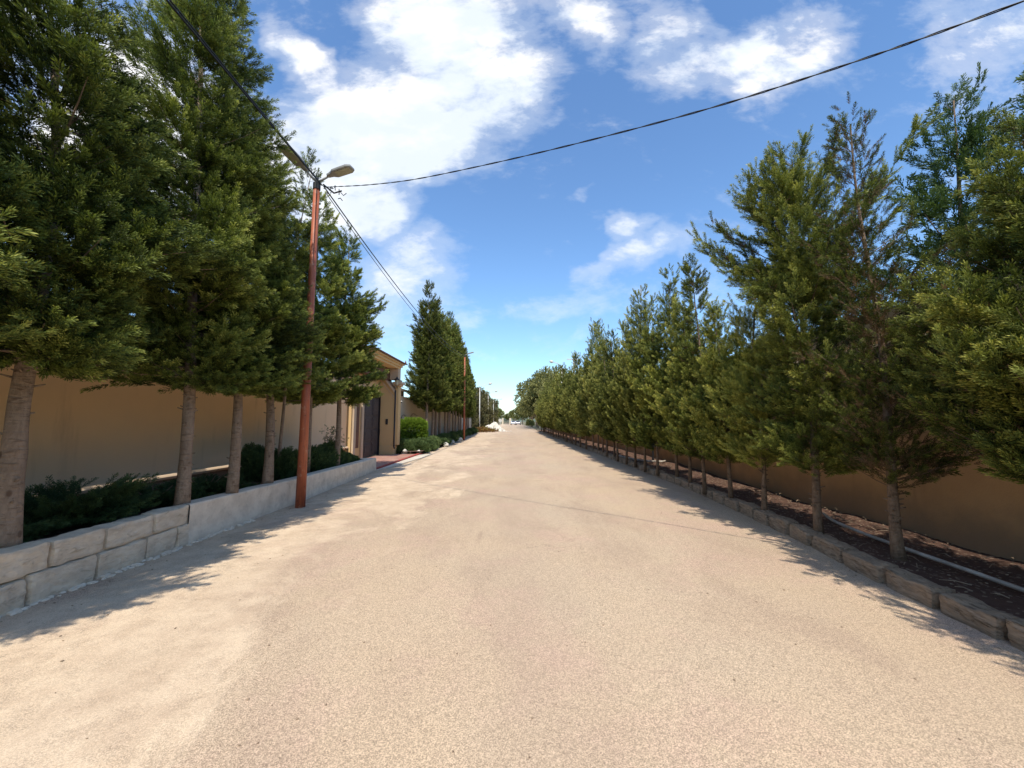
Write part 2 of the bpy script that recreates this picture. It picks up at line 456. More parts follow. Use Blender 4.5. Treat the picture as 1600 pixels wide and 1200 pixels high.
# ------------------------------------------------------------------ mesh helpers
class MB:
    def __init__(s):
        s.v = []
        s.f = []

    def quadgrid(s, rows):
        b = len(s.v)
        n = len(rows[0])
        for r in rows:
            s.v += [tuple(q) for q in r]
        for i in range(len(rows) - 1):
            for j in range(n - 1):
                a = b + i * n + j
                s.f.append((a, a + 1, a + n + 1, a + n))
        return s

    def box(s, x0, x1, y0, y1, z0, z1, rot=0.0, c=None):
        pts = [(x0, y0, z0), (x1, y0, z0), (x1, y1, z0), (x0, y1, z0), (x0, y0, z1), (x1, y0, z1), (x1, y1, z1), (x0, y1, z1)]
        if rot:
            cx, cy = c or ((x0 + x1) / 2, (y0 + y1) / 2)
            ca, sa = math.cos(rot), math.sin(rot)
            pts = [(cx + (x - cx) * ca - (y - cy) * sa, cy + (x - cx) * sa + (y - cy) * ca, z) for x, y, z in pts]
        b = len(s.v)
        s.v += pts
        s.f += [tuple(b + i for i in q) for q in ((0, 3, 2, 1), (4, 5, 6, 7), (0, 1, 5, 4), (1, 2, 6, 5), (2, 3, 7, 6), (3, 0, 4, 7))]
        return s

    def tube(s, path, radii, n=10, caps=True, wob=0.0, seed=0):
        path = [Vector(p) for p in path]
        if not hasattr(radii, '__len__'):
            radii = [radii] * len(path)
        b = len(s.v)
        up = Vector((0.13, 0.31, 0.94)).normalized()
        for i, p in enumerate(path):
            d = (path[min(i + 1, len(path) - 1)] - path[max(i - 1, 0)]).normalized()
            a = d.cross(up)
            if a.length < 1e-3:
                a = d.cross(Vector((1, 0, 0)))
            a.normalize()
            c = d.cross(a)
            for k in range(n):
                th = 2 * math.pi * k / n
                rr = radii[i]
                if wob:
                    rr *= 1 + wob * noise.noise(Vector((math.cos(th) * 1.3 + seed, math.sin(th) * 1.3, i * 0.35)))
                q = p + (a * math.cos(th) + c * math.sin(th)) * rr
                s.v.append(tuple(q))
        for i in range(len(path) - 1):
            for k in range(n):
                k2 = (k + 1) % n
                s.f.append((b + i * n + k, b + i * n + k2, b + (i + 1) * n + k2, b + (i + 1) * n + k))
        if caps:
            s.f.append(tuple(b + k for k in range(n))[::-1])
            s.f.append(tuple(b + (len(path) - 1) * n + k for k in range(n)))
        return s

    def prism(s, poly, axis, a0, a1):
        """polygon in the two other axes, extruded along axis 0/1/2"""
        b = len(s.v)
        n = len(poly)
        for a in (a0, a1):
            for p, q in poly:
                s.v.append({0: (a, p, q), 1: (p, a, q), 2: (p, q, a)}[axis])
        s.f.append(tuple(b + i for i in range(n))[::-1])
        s.f.append(tuple(b + n + i for i in range(n)))
        for i in range(n):
            j = (i + 1) % n
            s.f.append((b + i, b + j, b + n + j, b + n + i))
        return s

    def rock(s, c, r, seed, flat=0.75, n=1):
        """small faceted stone"""
        rnd = random.Random(seed)
        ph = [(0, 0, 1), (0, 0, -1)]
        for lat, cnt in ((0.55, 5), (-0.1, 6), (-0.65, 5)):
            for k in range(cnt):
                a = 2 * math.pi * (k + rnd.random() * 0.5) / cnt
                ph.append((math.cos(a) * math.sqrt(1 - lat * lat), math.sin(a) * math.sqrt(1 - lat * lat), lat))
        b = len(s.v)
        rx, ry, rz = r * rnd.uniform(.75, 1.3), r * rnd.uniform(.75, 1.3), r * flat
        for q in ph:
            k = rnd.uniform(0.8, 1.15)
            s.v.append((c[0] + q[0] * rx * k, c[1] + q[1] * ry * k, c[2] + q[2] * rz * k))
        r1 = [b + 2 + i for i in range(5)]
        r2 = [b + 7 + i for i in range(6)]
        r3 = [b + 13 + i for i in range(5)]
        for i in range(5):
            s.f.append((b, r1[i], r1[(i + 1) % 5]))
            s.f.append((b + 1, r3[(i + 1) % 5], r3[i]))
            s.f.append((r1[i], r2[i], r2[i + 1], r1[(i + 1) % 5]))
            s.f.append((r2[i], r3[i], r3[(i + 1) % 5], r2[i + 1]))
        s.f.append((r1[0], r2[5], r2[0]))
        s.f.append((r2[5], r3[0], r2[0]))
        return s

    def mesh(s, name, material, smooth=False):
        me = bpy.data.meshes.new(name)
        me.from_pydata(s.v, [], s.f)
        me.materials.append(material)
        if smooth:
            me.shade_smooth()
        return me


def obj(name, mb, material, parent=None, smooth=False, bevel=0.0):
    me = mb.mesh(name, material, smooth) if isinstance(mb, MB) else mb
    o = bpy.data.objects.new(name, me)
    COL.objects.link(o)
    if parent is not None:
        o.parent = parent
    if bevel:
        bm = o.modifiers.new('bevel', 'BEVEL')
        bm.width = bevel
        bm.segments = 2
        bm.limit_method = 'ANGLE'
    return o


def tag(o, label=None, cat=None, group=None, kind=None):
    if label:
        o['label'] = label
    if cat:
        o['category'] = cat
    if group:
        o['group'] = group
    if kind:
        o['kind'] = kind
    return o


def empty(name, loc, rz=0.0, label=None, cat=None, group=None):
    o = bpy.data.objects.new(name, None)
    o.empty_display_size = 0.2
    COL.objects.link(o)
    o.location = loc
    o.rotation_euler = (0, 0, rz)
    return tag(o, label, cat, group)


# ------------------------------------------------------------------ foliage engine
def unit(a):
    return a / np.maximum(np.linalg.norm(a, axis=-1, keepdims=True), 1e-9)


def spray_proto(level, seed):
    """A flat, slightly drooping cypress spray one unit long; returns quads (n,4,3) and along-spray fraction (n)."""
    r = np.random.RandomState(seed)
    quads, frac = [], []
    pairs, arms, per, ll, ww, wid = {'hi': (9, 4, 4, 0.125, 0.032, 0.31), 'mid': (7, 4, 3, 0.17, 0.050, 0.34), 'lo': (4, 3, 1, 0.42, 0.20, 0.36)}[level]

    def leaf(p, d, side, l, wd, f):
        d = unit(d)
        side = unit(side)
        a = p
        c = p + d * l
        m = p + d * l * 0.45
        quads.append([a, m + side * wd * 0.5, c, m - side * wd * 0.5])
        frac.append(f)
    roll = r.uniform(0, 6.28)
    for k in range(pairs):
        s = (k + 0.7) / pairs * 0.94
        for j in range(arms):
            th = roll + 2 * math.pi * (j + 0.5 * (k % 2)) / arms + r.uniform(-.4, .4)
            s2 = min(0.97, max(0.02, s + r.uniform(-.05, .05)))
            L = wid * (0.35 + 1.5 * s2 * (1 - s2) + 0.35 * (1 - s2)) * r.uniform(0.7, 1.2)
            open_ = R(r.uniform(30, 58))
            rad = np.array([0, math.cos(th), math.sin(th) * 0.5])
            d = unit(np.array([math.cos(open_), 0, 0]) + rad * math.sin(open_))
            p0 = np.array([s2, 0, 0.06 * s2 * s2])
            for q_ in range(per):
                q = q_ / max(per, 1)
                p = p0 + d * L * q
                dd = unit(d + np.array([0.35, 0, 0]) + r.normal(0, 0.24, 3))
                sdv = np.cross(dd, r.normal(0, 1, 3))
                leaf(p, dd, sdv, ll * r.uniform(0.75, 1.25), ww * r.uniform(0.8, 1.25), min(1.0, s2 * 0.55 + q * 0.55))
    for k in range(per + 1):
        leaf(np.array([0.86 + 0.05 * k, 0, 0.05]), np.array([1, r.uniform(-.35, .35), r.uniform(-.3, .35)]), r.normal(0, 1, 3), ll, ww, 1.0)
    return np.array(quads, dtype=np.float32), np.array(frac, dtype=np.float32)


PROTO = {lv: [spray_proto(lv, 10 + i) for i in range(4)] for lv in ('hi', 'mid', 'lo')}


def foliage_mesh(name, material, pos_, dirs, nrms, sizes, tints, level, seed, tipgain=0.85):
    r = np.random.RandomState(seed)
    n = len(pos_)
    x = unit(dirs)
    z = unit(nrms - x * np.sum(nrms * x, axis=1, keepdims=True))
    y = np.cross(z, x)
    rot = np.stack([x, y, z], axis=2)                # columns are the axes
    which = r.randint(0, 4, n)
    V, T = [], []
    for k in range(4):
        idx = np.where(which == k)[0]
        if not len(idx):
            continue
        q, fr = PROTO[level][k]
        pts = q.reshape(-1, 3)
        out = np.einsum('nij,mj->nmi', rot[idx] * sizes[idx][:, None, None], pts) + pos_[idx][:, None, :]
        V.append(out.reshape(-1, 3))
        tt = tints[idx][:, None] + (fr[None, :] - 0.62) * tipgain + r.uniform(-.08, .08, (len(idx), len(fr)))  # pale new-growth tips, boosted so sunlit tips and shaded gaps are in the tint
        T.append(np.repeat(tt.reshape(-1), 4))
    V = np.concatenate(V).astype(np.float32)
    T = np.concatenate(T).astype(np.float32)
    nv = len(V)
    nf = nv // 4
    me = bpy.data.meshes.new(name)
    me.vertices.add(nv)
    me.vertices.foreach_set('co', V.reshape(-1))
    me.loops.add(nv)
    me.loops.foreach_set('vertex_index', np.arange(nv, dtype=np.int32))
    me.polygons.add(nf)
    me.polygons.foreach_set('loop_start', np.arange(0, nv, 4, dtype=np.int32))
    at = me.attributes.new('tint', 'FLOAT', 'POINT')
    at.data.foreach_set('value', T)
    me.materials.append(material)
    me.update(calc_edges=True)
    return me


def crown_and_trunk(seed, H, z0, Rmax, prof, nb, el, level, slen, leaf, bark, trunk_r, per_m=26, lean=(0, 0), wobble=0.06,
                    sparse=0.0, lump=0.35, inner=0.22, tint0=0.4, flat=0.45, topbare=0.0, limb_every=3, nseg=10, bend=0.2, squash=1.0, asym=0.0):
    """A conifer: trunk with limbs, and a crown of sprays set along upswept branches."""
    r = np.random.RandomState(seed)
    ph = r.uniform(0, 6.28, 6)

    def axis(z):
        q = z / H
        return np.array([lean[0] * q * q * 1.2 + wobble * math.sin(2.6 * q * 3.1 + ph[0]) * q ** .7, lean[1] * q + wobble * math.sin(2.2 * q * 3.1 + ph[1]) * q ** .7, z])
    hs = np.linspace(0, 1, 200)
    wts = np.array([prof(h) for h in hs]) + 0.16 + 1.1 * (hs < 0.07)
    hh = r.choice(hs, size=nb, p=wts / wts.sum()) + r.uniform(-0.0025, 0.0025, nb)
    hh = np.clip(hh, 0, 1)
    az = r.uniform(0, 2 * math.pi, nb)
    P_, D_, N_, S_, T_ = [], [], [], [], []
    limbs = []
    for i in range(nb):
        h = hh[i]
        z = z0 + (H - z0) * h
        lm = math.sin(3 * az[i] + 7 * h * 2.1 + ph[2]) * 0.5 + math.sin(2 * az[i] - 13 * h + ph[3]) * 0.35 + math.sin(5 * az[i] + 23 * h + ph[4]) * 0.3
        L = Rmax * prof(h) * (1 - lump * 0.5 + lump * lm) * r.uniform(0.72, 1.08)
        L = max(L * (1 - asym * math.cos(az[i])), 0.16)
        e = R(el[0] + (el[1] - el[0]) * h + r.uniform(-9, 9))
        if h > 0.93:
            e = max(e, R(55))
        a = np.array([math.cos(az[i]), math.sin(az[i]) * squash, 0.0])
        Lh = L
        Lt = Lh / max(math.cos(e), 0.45)
        zb = z - Lh * math.tan(e) * (0.55 if h > 0.08 else 0.0)
        zb = max(zb, z0 * 0.92)
        base = axis(min(zb, H))
        tip_curve = bend * Lt
        ns = max(3, int(Lt * per_m * r.uniform(0.8, 1.2) * (1 - sparse)))
        s = inner + (1 - inner) * r.uniform(0, 1, ns) ** 0.8
        s[0] = 1.0
        up = np.array([0, 0, 1.0])
        tang = a[None, :] * math.cos(e) + up[None, :] * (math.sin(e) + 2 * tip_curve / Lt * s[:, None])
        tang = unit(tang)
        pts = base[None, :] + a[None, :] * (math.cos(e) * Lt * s[:, None]) + up[None, :] * (math.sin(e) * Lt * s[:, None] + tip_curve * (s[:, None] ** 2))
        side = unit(np.cross(tang, up[None, :]))
        nn = np.cross(side, tang)
        sg = np.where(r.uniform(0, 1, ns) < 0.5, -1.0, 1.0)
        phi = np.radians(r.uniform(5, 55, ns)) * sg
        phi[0] = 0
        lift = r.normal(0, 0.28, ns) + 0.06
        d = tang * np.cos(phi)[:, None] + side * np.sin(phi)[:, None] + nn * lift[:, None]
        nr = nn + r.normal(0, flat, (ns, 3))
        sz = slen * r.uniform(0.65, 1.35, ns) * (1.08 - 0.3 * s) * (0.75 + 0.25 * min(1, L / 0.5))
        tb = tint0 + r.normal(0, 0.10) + 0.06 * (s - 0.5)
        P_.append(pts + side * (sg * 0.03)[:, None] + r.normal(0, 0.02, (ns, 3)))
        D_.append(d)
        N_.append(nr)
        S_.append(sz)
        T_.append(np.full(ns, tb) + r.normal(0, 0.09, ns))
        if i % limb_every == 0:
            ss = [0, 0.35, 0.7, 0.95]
            limbs.append(([tuple(base + a * math.cos(e) * Lt * q + up * (math.sin(e) * Lt * q + tip_curve * q * q)) for q in ss], L))
    pos_ = np.concatenate(P_)
    me = foliage_mesh('crown', leaf, pos_, np.concatenate(D_), np.concatenate(N_), np.concatenate(S_), np.concatenate(T_), level, seed)
    mb = MB()
    nz = 26 if level == 'hi' else 12
    zs = [H * 0.985 * (k / nz) for k in range(nz + 1)]
    zs[0] = -0.06
    rad = []
    for z in zs:
        q = max(z, 0) / H
        rr = trunk_r * (1 - q) ** 1.15 + 0.006
        rr *= 1 + 0.22 * math.exp(-max(z, 0) / 0.12)
        rr *= 1 + (r.uniform(-0.05, 0.07) if level == 'hi' else 0)
        rad.append(rr)
    mb.tube([axis(z) for z in zs], rad, nseg, True, 0.25 if level == 'hi' else 0, seed)
    for pth, L in limbs:
        r0 = 0.004 + 0.009 * min(1.2, L) * (trunk_r / 0.09)
        mb.tube(pth, [r0, r0 * 0.75, r0 * 0.5, r0 * 0.25], 4, False)
    if level == 'hi':     # short dead stubs on the bare stem
        for k in range(16):
            z = r.uniform(0.3, max(z0, 0.5))
            a = r.uniform(0, 6.28)
            b0 = axis(z)
            dd = np.array([math.cos(a), math.sin(a), 0.35])
            mb.tube([b0 + dd * trunk_r * 0.7, b0 + dd * (trunk_r + r.uniform(0.01, 0.05))], [0.011, 0.006], 5)
    tm = mb.mesh('trunk', bark, True)
    return me, tm


def place_tree(name, loc, rz, crown, trunk, label, cat, group, scale=(1, 1, 1)):
    e = empty(name, loc, rz, label, cat, group)
    e.scale = scale
    for nm, me in (('trunk', trunk), ('crown', crown)):
        o = bpy.data.objects.new(nm, me)
        COL.objects.link(o)
        o.parent = e
    return e


def bush_mesh(seed, rx, ry, rz, n, level, slen, leaf, dome=True, zc=0.0, up=0.35, rough=0.15, tint0=0.4, boxy=0.0, fill=0.3):
    r = np.random.RandomState(seed)
    d = unit(r.normal(0, 1, (n, 3)))
    if dome:
        d[:, 2] = np.abs(d[:, 2])
    if boxy:
        d = np.sign(d) * np.abs(d) ** (1 - boxy)
    lump = 1 + rough * (np.sin(d[:, 0] * 4 + seed) + np.sin(d[:, 1] * 5 + 2 * seed) + np.sin(d[:, 2] * 6 + seed)) * 0.5
    k = (1 - fill * r.uniform(0, 1, n) ** 2) * lump
    p = d * np.array([rx, ry, rz]) * k[:, None]
    p[:, 2] += zc
    dirs = unit(d * np.array([1 / rx, 1 / ry, 1 / rz])) + np.array([0, 0, up]) + r.normal(0, 0.35, (n, 3))
    nr = r.normal(0, 1, (n, 3)) + np.array([0, 0, 0.5])
    sz = slen * r.uniform(0.7, 1.3, n)
    return foliage_mesh('foliage', leaf, p - unit(dirs) * (sz * 0.7)[:, None], dirs, nr, sz, tint0 + r.normal(0, 0.12, n), level, seed)


# ------------------------------------------------------------------ ground, road, beds
g = MB()
g.box(-900, 900, -300, 1500, -0.4, -0.02)
tag(obj('ground', g, M['ground']), 'dry open ground spreading out beyond the walls', 'ground', kind='structure')

KERB = [(3.22, -4.0), (3.24, 0.0), (3.30, 2.0), (3.36, 2.9), (3.43, 3.8), (3.64, 5.2), (3.80, 6.8), (3.90, 8.5), (3.96, 12), (3.97, 17), (4.0, 24), (4.0, 36), (4.0, 58)]


def kx(y):
    for (x0, y0), (x1, y1) in zip(KERB, KERB[1:]):
        if y <= y1:
            return x0 + (x1 - x0) * (y - y0) / (y1 - y0)
    return KERB[-1][0]


rd = MB()
ys = [-6, 0, 2, 4, 6, 8, 12, 18, 26, 36, 58, 90, 140, 240]
rows = []
for y in ys:
    xr = kx(y) + 0.1 if y <= 58 else 5.0
    xl = -4.3 if y < 12 else (-4.15 if y < 30 else -4.9)
    rows.append([(xl + (xr - xl) * k / 8, y, 0.0) for k in range(9)])
rd.quadgrid(rows)
road = tag(obj('road', rd, M['road']), 'wide beige worn asphalt road running straight between the walls', 'road', kind='structure')

# right-hand soil bed, gently uneven, rising to the wall
sb = MB()
rows = []
rnd = random.Random(3)
y = -4.0
while y < 60:
    x0 = kx(y) + 0.12
    row = []
    for k in range(9):
        q = k / 8
        x = x0 + (5.35 - x0) * q
        z = 0.11 + 0.05 * noise.noise(Vector((x * 1.5, y * 1.1, 0))) + 0.03 * noise.noise(Vector((x * 5, y * 4, 3))) + 0.05 * q ** 2 - 0.02 * (q < 0.1)
        row.append((x, y, z))
    rows.append(row)
    y += 0.16 if y < 16 else 0.8
sb.quadgrid(rows)
tag(obj('soil_bed', sb, M['soil'], smooth=True), 'dark reddish soil bed between the stone kerb and the right wall', 'soil', kind='structure')
# left planter soil
sb = MB()
rows = []
y = -4.0
while y < 11.9:
    rows.append([(x, y, 0.36 + 0.05 * noise.noise(Vector((x * 2, y * 1.4, 5)))) for x in (-5.92, -5.4, -4.9, -4.5, -4.16)])
    y += 0.3
sb.quadgrid(rows)
sb2 = MB()
rows = []
y = 17.2
while y < 60:
    rows.append([(x, y, 0.16 + 0.04 * noise.noise(Vector((x * 2, y, 8)))) for x in (-6.0, -5.4, -4.9, -4.5, -3.95 if y < 32 else -4.6)])
    y += 0.8
sb2.quadgrid(rows)
tag(obj('soil_bed', sb, M['soil'], smooth=True), 'dark soil filling the raised left planter', 'soil', kind='structure')
tag(obj('soil_bed', sb2, M['soil'], smooth=True), 'shaded soil strip under the far left row of cypresses', 'soil', kind='structure')


# kerb of rough stone blocks
def rough_block(mb, p0, p1, wid, z0, z1, seed, disp=0.012, nl=7, nw=3, nh=4, out=None):
    """subdivided, chipped block between two ground points; wid measured to the right of travel"""
    p0, p1 = Vector((*p0, 0)), Vector((*p1, 0))
    d = (p1 - p0)
    Ln = d.length
    d.normalize()
    s = Vector((d.y, -d.x, 0))
    off = Vector((seed * 3.7, seed * 1.3, 0))

    def pt(u, v, h):
        q = p0 + d * (u * Ln) + s * (v * wid)
        q.z = z0 + (z1 - z0) * h
        # round the corners a little
        ctr = p0 + d * (0.5 * Ln) + s * (0.5 * wid)
        ctr.z = (z0 + z1) / 2
        ed = (abs(u - .5) > .49) + (abs(v - .5) > .49) + (abs(h - .5) > .49)
        if ed >= 2:
            q = q + (ctr - q).normalized() * (0.010 * (ed - 1))
        nv = noise.noise_vector((q + off) * 6.0) * disp + noise.noise_vector((q + off) * 21.0) * disp * 0.5
        return q + nv
    U = [i / nl for i in range(nl + 1)]
    W = [i / nw for i in range(nw + 1)]
    Hh = [i / nh for i in range(nh + 1)]
    mb.quadgrid([[pt(u, 0, h) for u in U] for h in Hh])
    mb.quadgrid([[pt(u, 1, h) for u in U][::-1] for h in Hh])
    mb.quadgrid([[pt(u, v, 1) for u in U] for v in W])
    mb.quadgrid([[pt(0, v, h) for v in W][::-1] for h in Hh])
    mb.quadgrid([[pt(1, v, h) for v in W] for h in Hh])


kb = MB()
rnd = random.Random(11)
y = -3.0
i = 0
while y < 58:
    L = rnd.uniform(0.40, 0.56)
    y1 = y + L
    dx = rnd.uniform(-0.012, 0.012)
    top = 0.165 + rnd.uniform(-0.015, 0.012)
    dt = 1 if y < 16 else 0
    sk = rnd.uniform(-0.012, 0.012)
    rough_block(kb, (kx(y) + dx, y + 0.015), (kx(y1) + dx + sk, y1 - rnd.uniform(0.028, 0.045)), 0.19, -0.04, top, i, 0.02 if dt else 0.006,
                *((12, 4, 6) if dt else (2, 1, 1)))
    y = y1
    i += 1
kb2 = obj('kerb', kb, M['kerb'], smooth=False)
tag(kb2, 'low kerb of weathered brown stone blocks along the right-hand tree bed', 'kerb', kind='structure')

# chips, twigs and leaves on the right bed and small grit on the road
lt = MB()
rnd = random.Random(5)
for k in range(900):
    y = 1.2 + 14 * rnd.random() ** 1.5
    x = rnd.uniform(kx(y) + 0.25, 4.9)
    lt.rock((x, y, 0.135 + 0.03 * (x - kx(y))), rnd.uniform(0.004, 0.012), k, 0.5)
for k in range(160):
    y = 1.2 + 12 * rnd.random() ** 1.3
    x = rnd.uniform(kx(y) + 0.22, 4.9)
    a = rnd.uniform(0, 3.14)
    L = rnd.uniform(0.05, 0.2)
    z = 0.15 + 0.03 * (x - kx(y))
    lt.tube([(x, y, z), (x + L * .5 * math.cos(a), y + L * .5 * math.sin(a), z + 0.012), (x + L * math.cos(a), y + L * math.sin(a), z)], [0.004, 0.004, 0.002], 4)
tag(obj('litter', lt, M['kerb']), 'scattered chips and dead twigs on the right-hand soil bed', 'litter', kind='stuff')
gr = MB()
for k in range(500):
    y = 1.0 + 13 * rnd.random() ** 1.6
    x = rnd.uniform(-3.8, kx(y) - 0.05)
    if rnd.random() < 0.3:
        x = rnd.choice((-3.85 + abs(rnd.gauss(0, .12)), kx(y) - abs(rnd.gauss(0, .08)) - .02))
    gr.rock((x, y, 0.003), rnd.uniform(0.003, 0.008), k, 0.6)
tag(obj('gravel', gr, M['kerb']), 'loose grit scattered over the beige road surface', 'gravel', kind='stuff')

# apron, pavers and red strip by the gate
ap = MB()
poly = [(-4.08, 11.86), (-3.86, 12.6), (-3.72, 14.2), (-3.55, 16.2), (-3.52, 17.7), (-4.0, 17.0), (-4.04, 14.5), (-4.06, 12.2)]
ap.prism(poly, 2, -0.02, 0.035)
tag(obj('path', ap, M['path']), 'white cement apron strip in front of the gate paving', 'pavement', kind='structure')
pv = MB().box(-5.72, -4.16, 11.98, 17.2, -0.02, 0.052)
tag(obj('pavement', pv, M['pavers']), 'red brick paving in front of the grey gate', 'pavement', kind='structure')
rs = MB().prism([(-4.15, 12.0), (-4.06, 12.2), (-4.04, 14.5), (-4.0, 17.0), (-4.0, 17.6), (-4.15, 17.6)], 2, -0.02, 0.075)
tag(obj('kerb', rs, M['red_paint']), 'red painted kerb strip edging the gate paving', 'kerb', kind='structure')

# ------------------------------------------------------------------ left planter wall
PL = [(-3.86, -4.0), (-3.90, 1.5), (-3.93, 3.1), (-3.96, 4.9), (-3.93, 7.4), (-4.06, 10.8), (-4.10, 11.9)]


def px(y):
    for (x0, y0), (x1, y1) in zip(PL, PL[1:]):
        if y <= y1:
            return x0 + (x1 - x0) * (y - y0) / (y1 - y0)
    return PL[-1][0]


pw = empty('planter_wall', (-3.96, 5, 0), 0, 'low white planter wall, bare limestone blocks nearest the camera and smooth render beyond', 'wall')
bl = MB()
rnd = random.Random(21)
off = pw.location


def lp(x, y):
    return (x - off.x, y - off.y)


for course, (za, zb_) in enumerate(((-0.05, 0.235), (0.245, 0.47))):
    y = -3.0 + (0.25 if course else 0)
    i = 0
    while y < 4.85:
        L = rnd.uniform(0.38, 0.54)
        y1 = min(y + L, 4.9)
        ins = 0.0 if course == 0 else 0.012
        dxx = rnd.uniform(-0.008, 0.008)
        a, b = lp(px(y) - ins + dxx, y + 0.008), lp(px(y1) - ins + dxx, y1 - 0.008)
        # travel backwards so the width grows to the left of the road
        rough_block(bl, b, a, 0.2, za, zb_ + rnd.uniform(-0.010, 0.010), i + 40 * course, 0.015, 16, 4, 8)
        y = y1
        i += 1
bl.box(-3.99 - off.x, -4.12 - off.x, -3 - off.y, 4.9 - off.y, -0.1, 0.45)
obj('block_course', bl, M['block'], pw)
rb = MB()
rows = []
n = 44
for h in (-0.1, 0.05, 0.15, 0.25, 0.35, 0.44, 0.46):
    row = []
    for k in range(n + 1):
        y = 4.88 + (11.9 - 4.88) * k / n
        top = 0.475 - 0.09 * (k / n)
        z = h / 0.46 * top if h > 0 else h
        x = px(y) + 0.006 * noise.noise(Vector((0, y * 2, h * 5))) + (0.02 * math.exp(-((h) / 0.05) ** 2)) - (0.012 if h == 0.46 else 0)
        row.append((x - off.x, y - off.y, z + (0.006 * noise.noise(Vector((y * 3, 1, 0))) if h > 0.3 else 0)))
    rows.append(row)
top_in = [(p[0] - 0.19, p[1], p[2] + 0.003) for p in rows[-1]]
bot_in = [(p[0], p[1], -0.1) for p in top_in]
rows += [top_in, bot_in]
rb.quadgrid(rows)
rb.box(-5.7 - off.x, -4.285 - off.x, 11.72 - off.y, 11.9 - off.y, -0.1, 0.375)
rb.box(-4.28 - off.x, -4.11 - off.x, 11.7 - off.y, 11.895 - off.y, -0.1, 0.372)
obj('rendered_section', rb, M['render'], pw, smooth=False)
mt_ = MB()
rnd = random.Random(8)
for k in range(260):
    y = rnd.uniform(1.2, 6.0)
    mt_.rock((px(y) - off.x + rnd.uniform(-0.01, 0.07), y - off.y, 0.005), rnd.uniform(0.012, 0.035), k, 0.5)
obj('mortar_skirt', mt_, M['render'], pw)

# ------------------------------------------------------------------ boundary walls
lw = empty('boundary_wall', (-5.95, 5, 0), 0, 'tall smooth ochre plaster wall behind the left planter, ending at the gatehouse', 'wall')
lw_off = lw.location


def lbox(mb, x0, x1, y0, y1, z0, z1, o):
    return mb.box(x0 - o.x, x1 - o.x, y0 - o.y, y1 - o.y, z0 - o.z, z1 - o.z)


obj('wall', lbox(MB(), -6.15, -5.90, -6, 13.9, 0.52, 3.05, lw_off), M['wall_left'], lw)
obj('plinth', lbox(MB(), -6.15, -5.93, -6, 13.9, -0.1, 0.518, lw_off), M['plinth'], lw)
mo = MB().prism([(-5.897 - lw_off.x, 0.50), (-5.82 - lw_off.x, 0.52), (-5.80 - lw_off.x, 0.56), (-5.82 - lw_off.x, 0.59), (-5.897 - lw_off.x, 0.62)], 1, -11, 8.9)
obj('moulding', mo, M['wall_left'], lw)
obj('coping', lbox(MB(), -6.2, -5.85, -6, 13.9, 3.052, 3.12, lw_off), M['cream'], lw, bevel=0.01)

rw = empty('boundary_wall', (5.3, 5, 0), 0, 'stained brown plaster wall in shade behind the right-hand cypresses', 'wall')
wo_ = rw.location
WX = [(-4, 4.96), (5, 4.98), (8, 5.05), (12, 5.3), (60, 5.5)]
wl = MB()
rows = []
for z in (-0.1, 0.3, 1.0, 1.8, 2.98):
    rows.append([(x - wo_.x + 0.004 * noise.noise(Vector((z, y, 0))), y - wo_.y, z) for y, x in WX])
rows.append([(x - wo_.x + 0.22, y - wo_.y, 2.98) for y, x in WX])
rows.append([(x - wo_.x + 0.22, y - wo_.y, -0.1) for y, x in WX])
wl.quadgrid(rows)
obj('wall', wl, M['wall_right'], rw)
bd = MB()
rows = []
for dx_, z in ((0.0, 2.44), (-0.05, 2.45), (-0.06, 2.50), (-0.05, 2.535), (0.0, 2.54)):
    rows.append([(x - wo_.x + dx_ - 0.002, y - wo_.y, z) for y, x in WX])
bd.quadgrid(rows)
obj('moulding', bd, M['cream'], rw)

# wall and house beyond the gatehouse
fw = empty('boundary_wall', (-6.1, 30, 0), 0, 'pale cream plaster wall running on beyond the gatehouse, behind the far left cypresses', 'wall')
fo = fw.location
obj('wall', lbox(MB(), -6.25, -6.0, 17.62, 60, -0.1, 2.80, fo), M['pale_wall'], fw)
obj('coping', lbox(MB(), -6.28, -5.97, 17.62, 60, 2.802, 2.86, fo), M['cream'], fw)
hs_ = empty('house', (-8.5, 22, 0), 0, 'low house with brown tiled roof rising just above the pale wall', 'house')
ho = hs_.location
rf = MB()
rows = []
for k in range(64):
    y = 17.67 + 8.4 * k / 63
    rows.append([(x - ho.x, y - ho.y, z + 0.035 * abs(math.sin(k * 1.05))) for x, z in ((-6.05, 3.36), (-7.3, 3.75), (-8.8, 4.2))])
rf.quadgrid(rows)
rf.quadgrid([[(p[0], p[1], p[2] - 0.12) for p in r_][::-1] for r_ in rows])
obj('roof', rf, M['tile'], hs_)
obj('wall', lbox(MB(), -8.4, -7.4, 17.7, 26, -0.1, 3.74, ho), M['brown_panel'], hs_)
obj('eave_board', lbox(MB(), -6.1, -6.04, 17.9, 26.1, 3.17, 3.30, ho), M['cream'], hs_)
for yy in (18.4, 20.6, 22.6, 24.6):
    obj('post', lbox(MB(), -6.45, -6.33, yy, yy + 0.12, 2.0, 3.3, ho), M['cream'], hs_)

# ------------------------------------------------------------------ gatehouse
gh = empty('gatehouse', (-5.8, 15.8, 0), 0, 'yellow plaster gatehouse with overhanging cornice above a dark double gate', 'building')
go = gh.location
gm = MB()
lbox(gm, -6.2, -5.75, 13.92, 14.98, 0, 3.9, go)
lbox(gm, -6.2, -5.75, 16.86, 17.6, 0, 3.9, go)
lbox(gm, -6.2, -5.75, 14.98, 16.86, 2.62, 3.3, go)
obj('wall', gm, M['gate_wall'], gh)
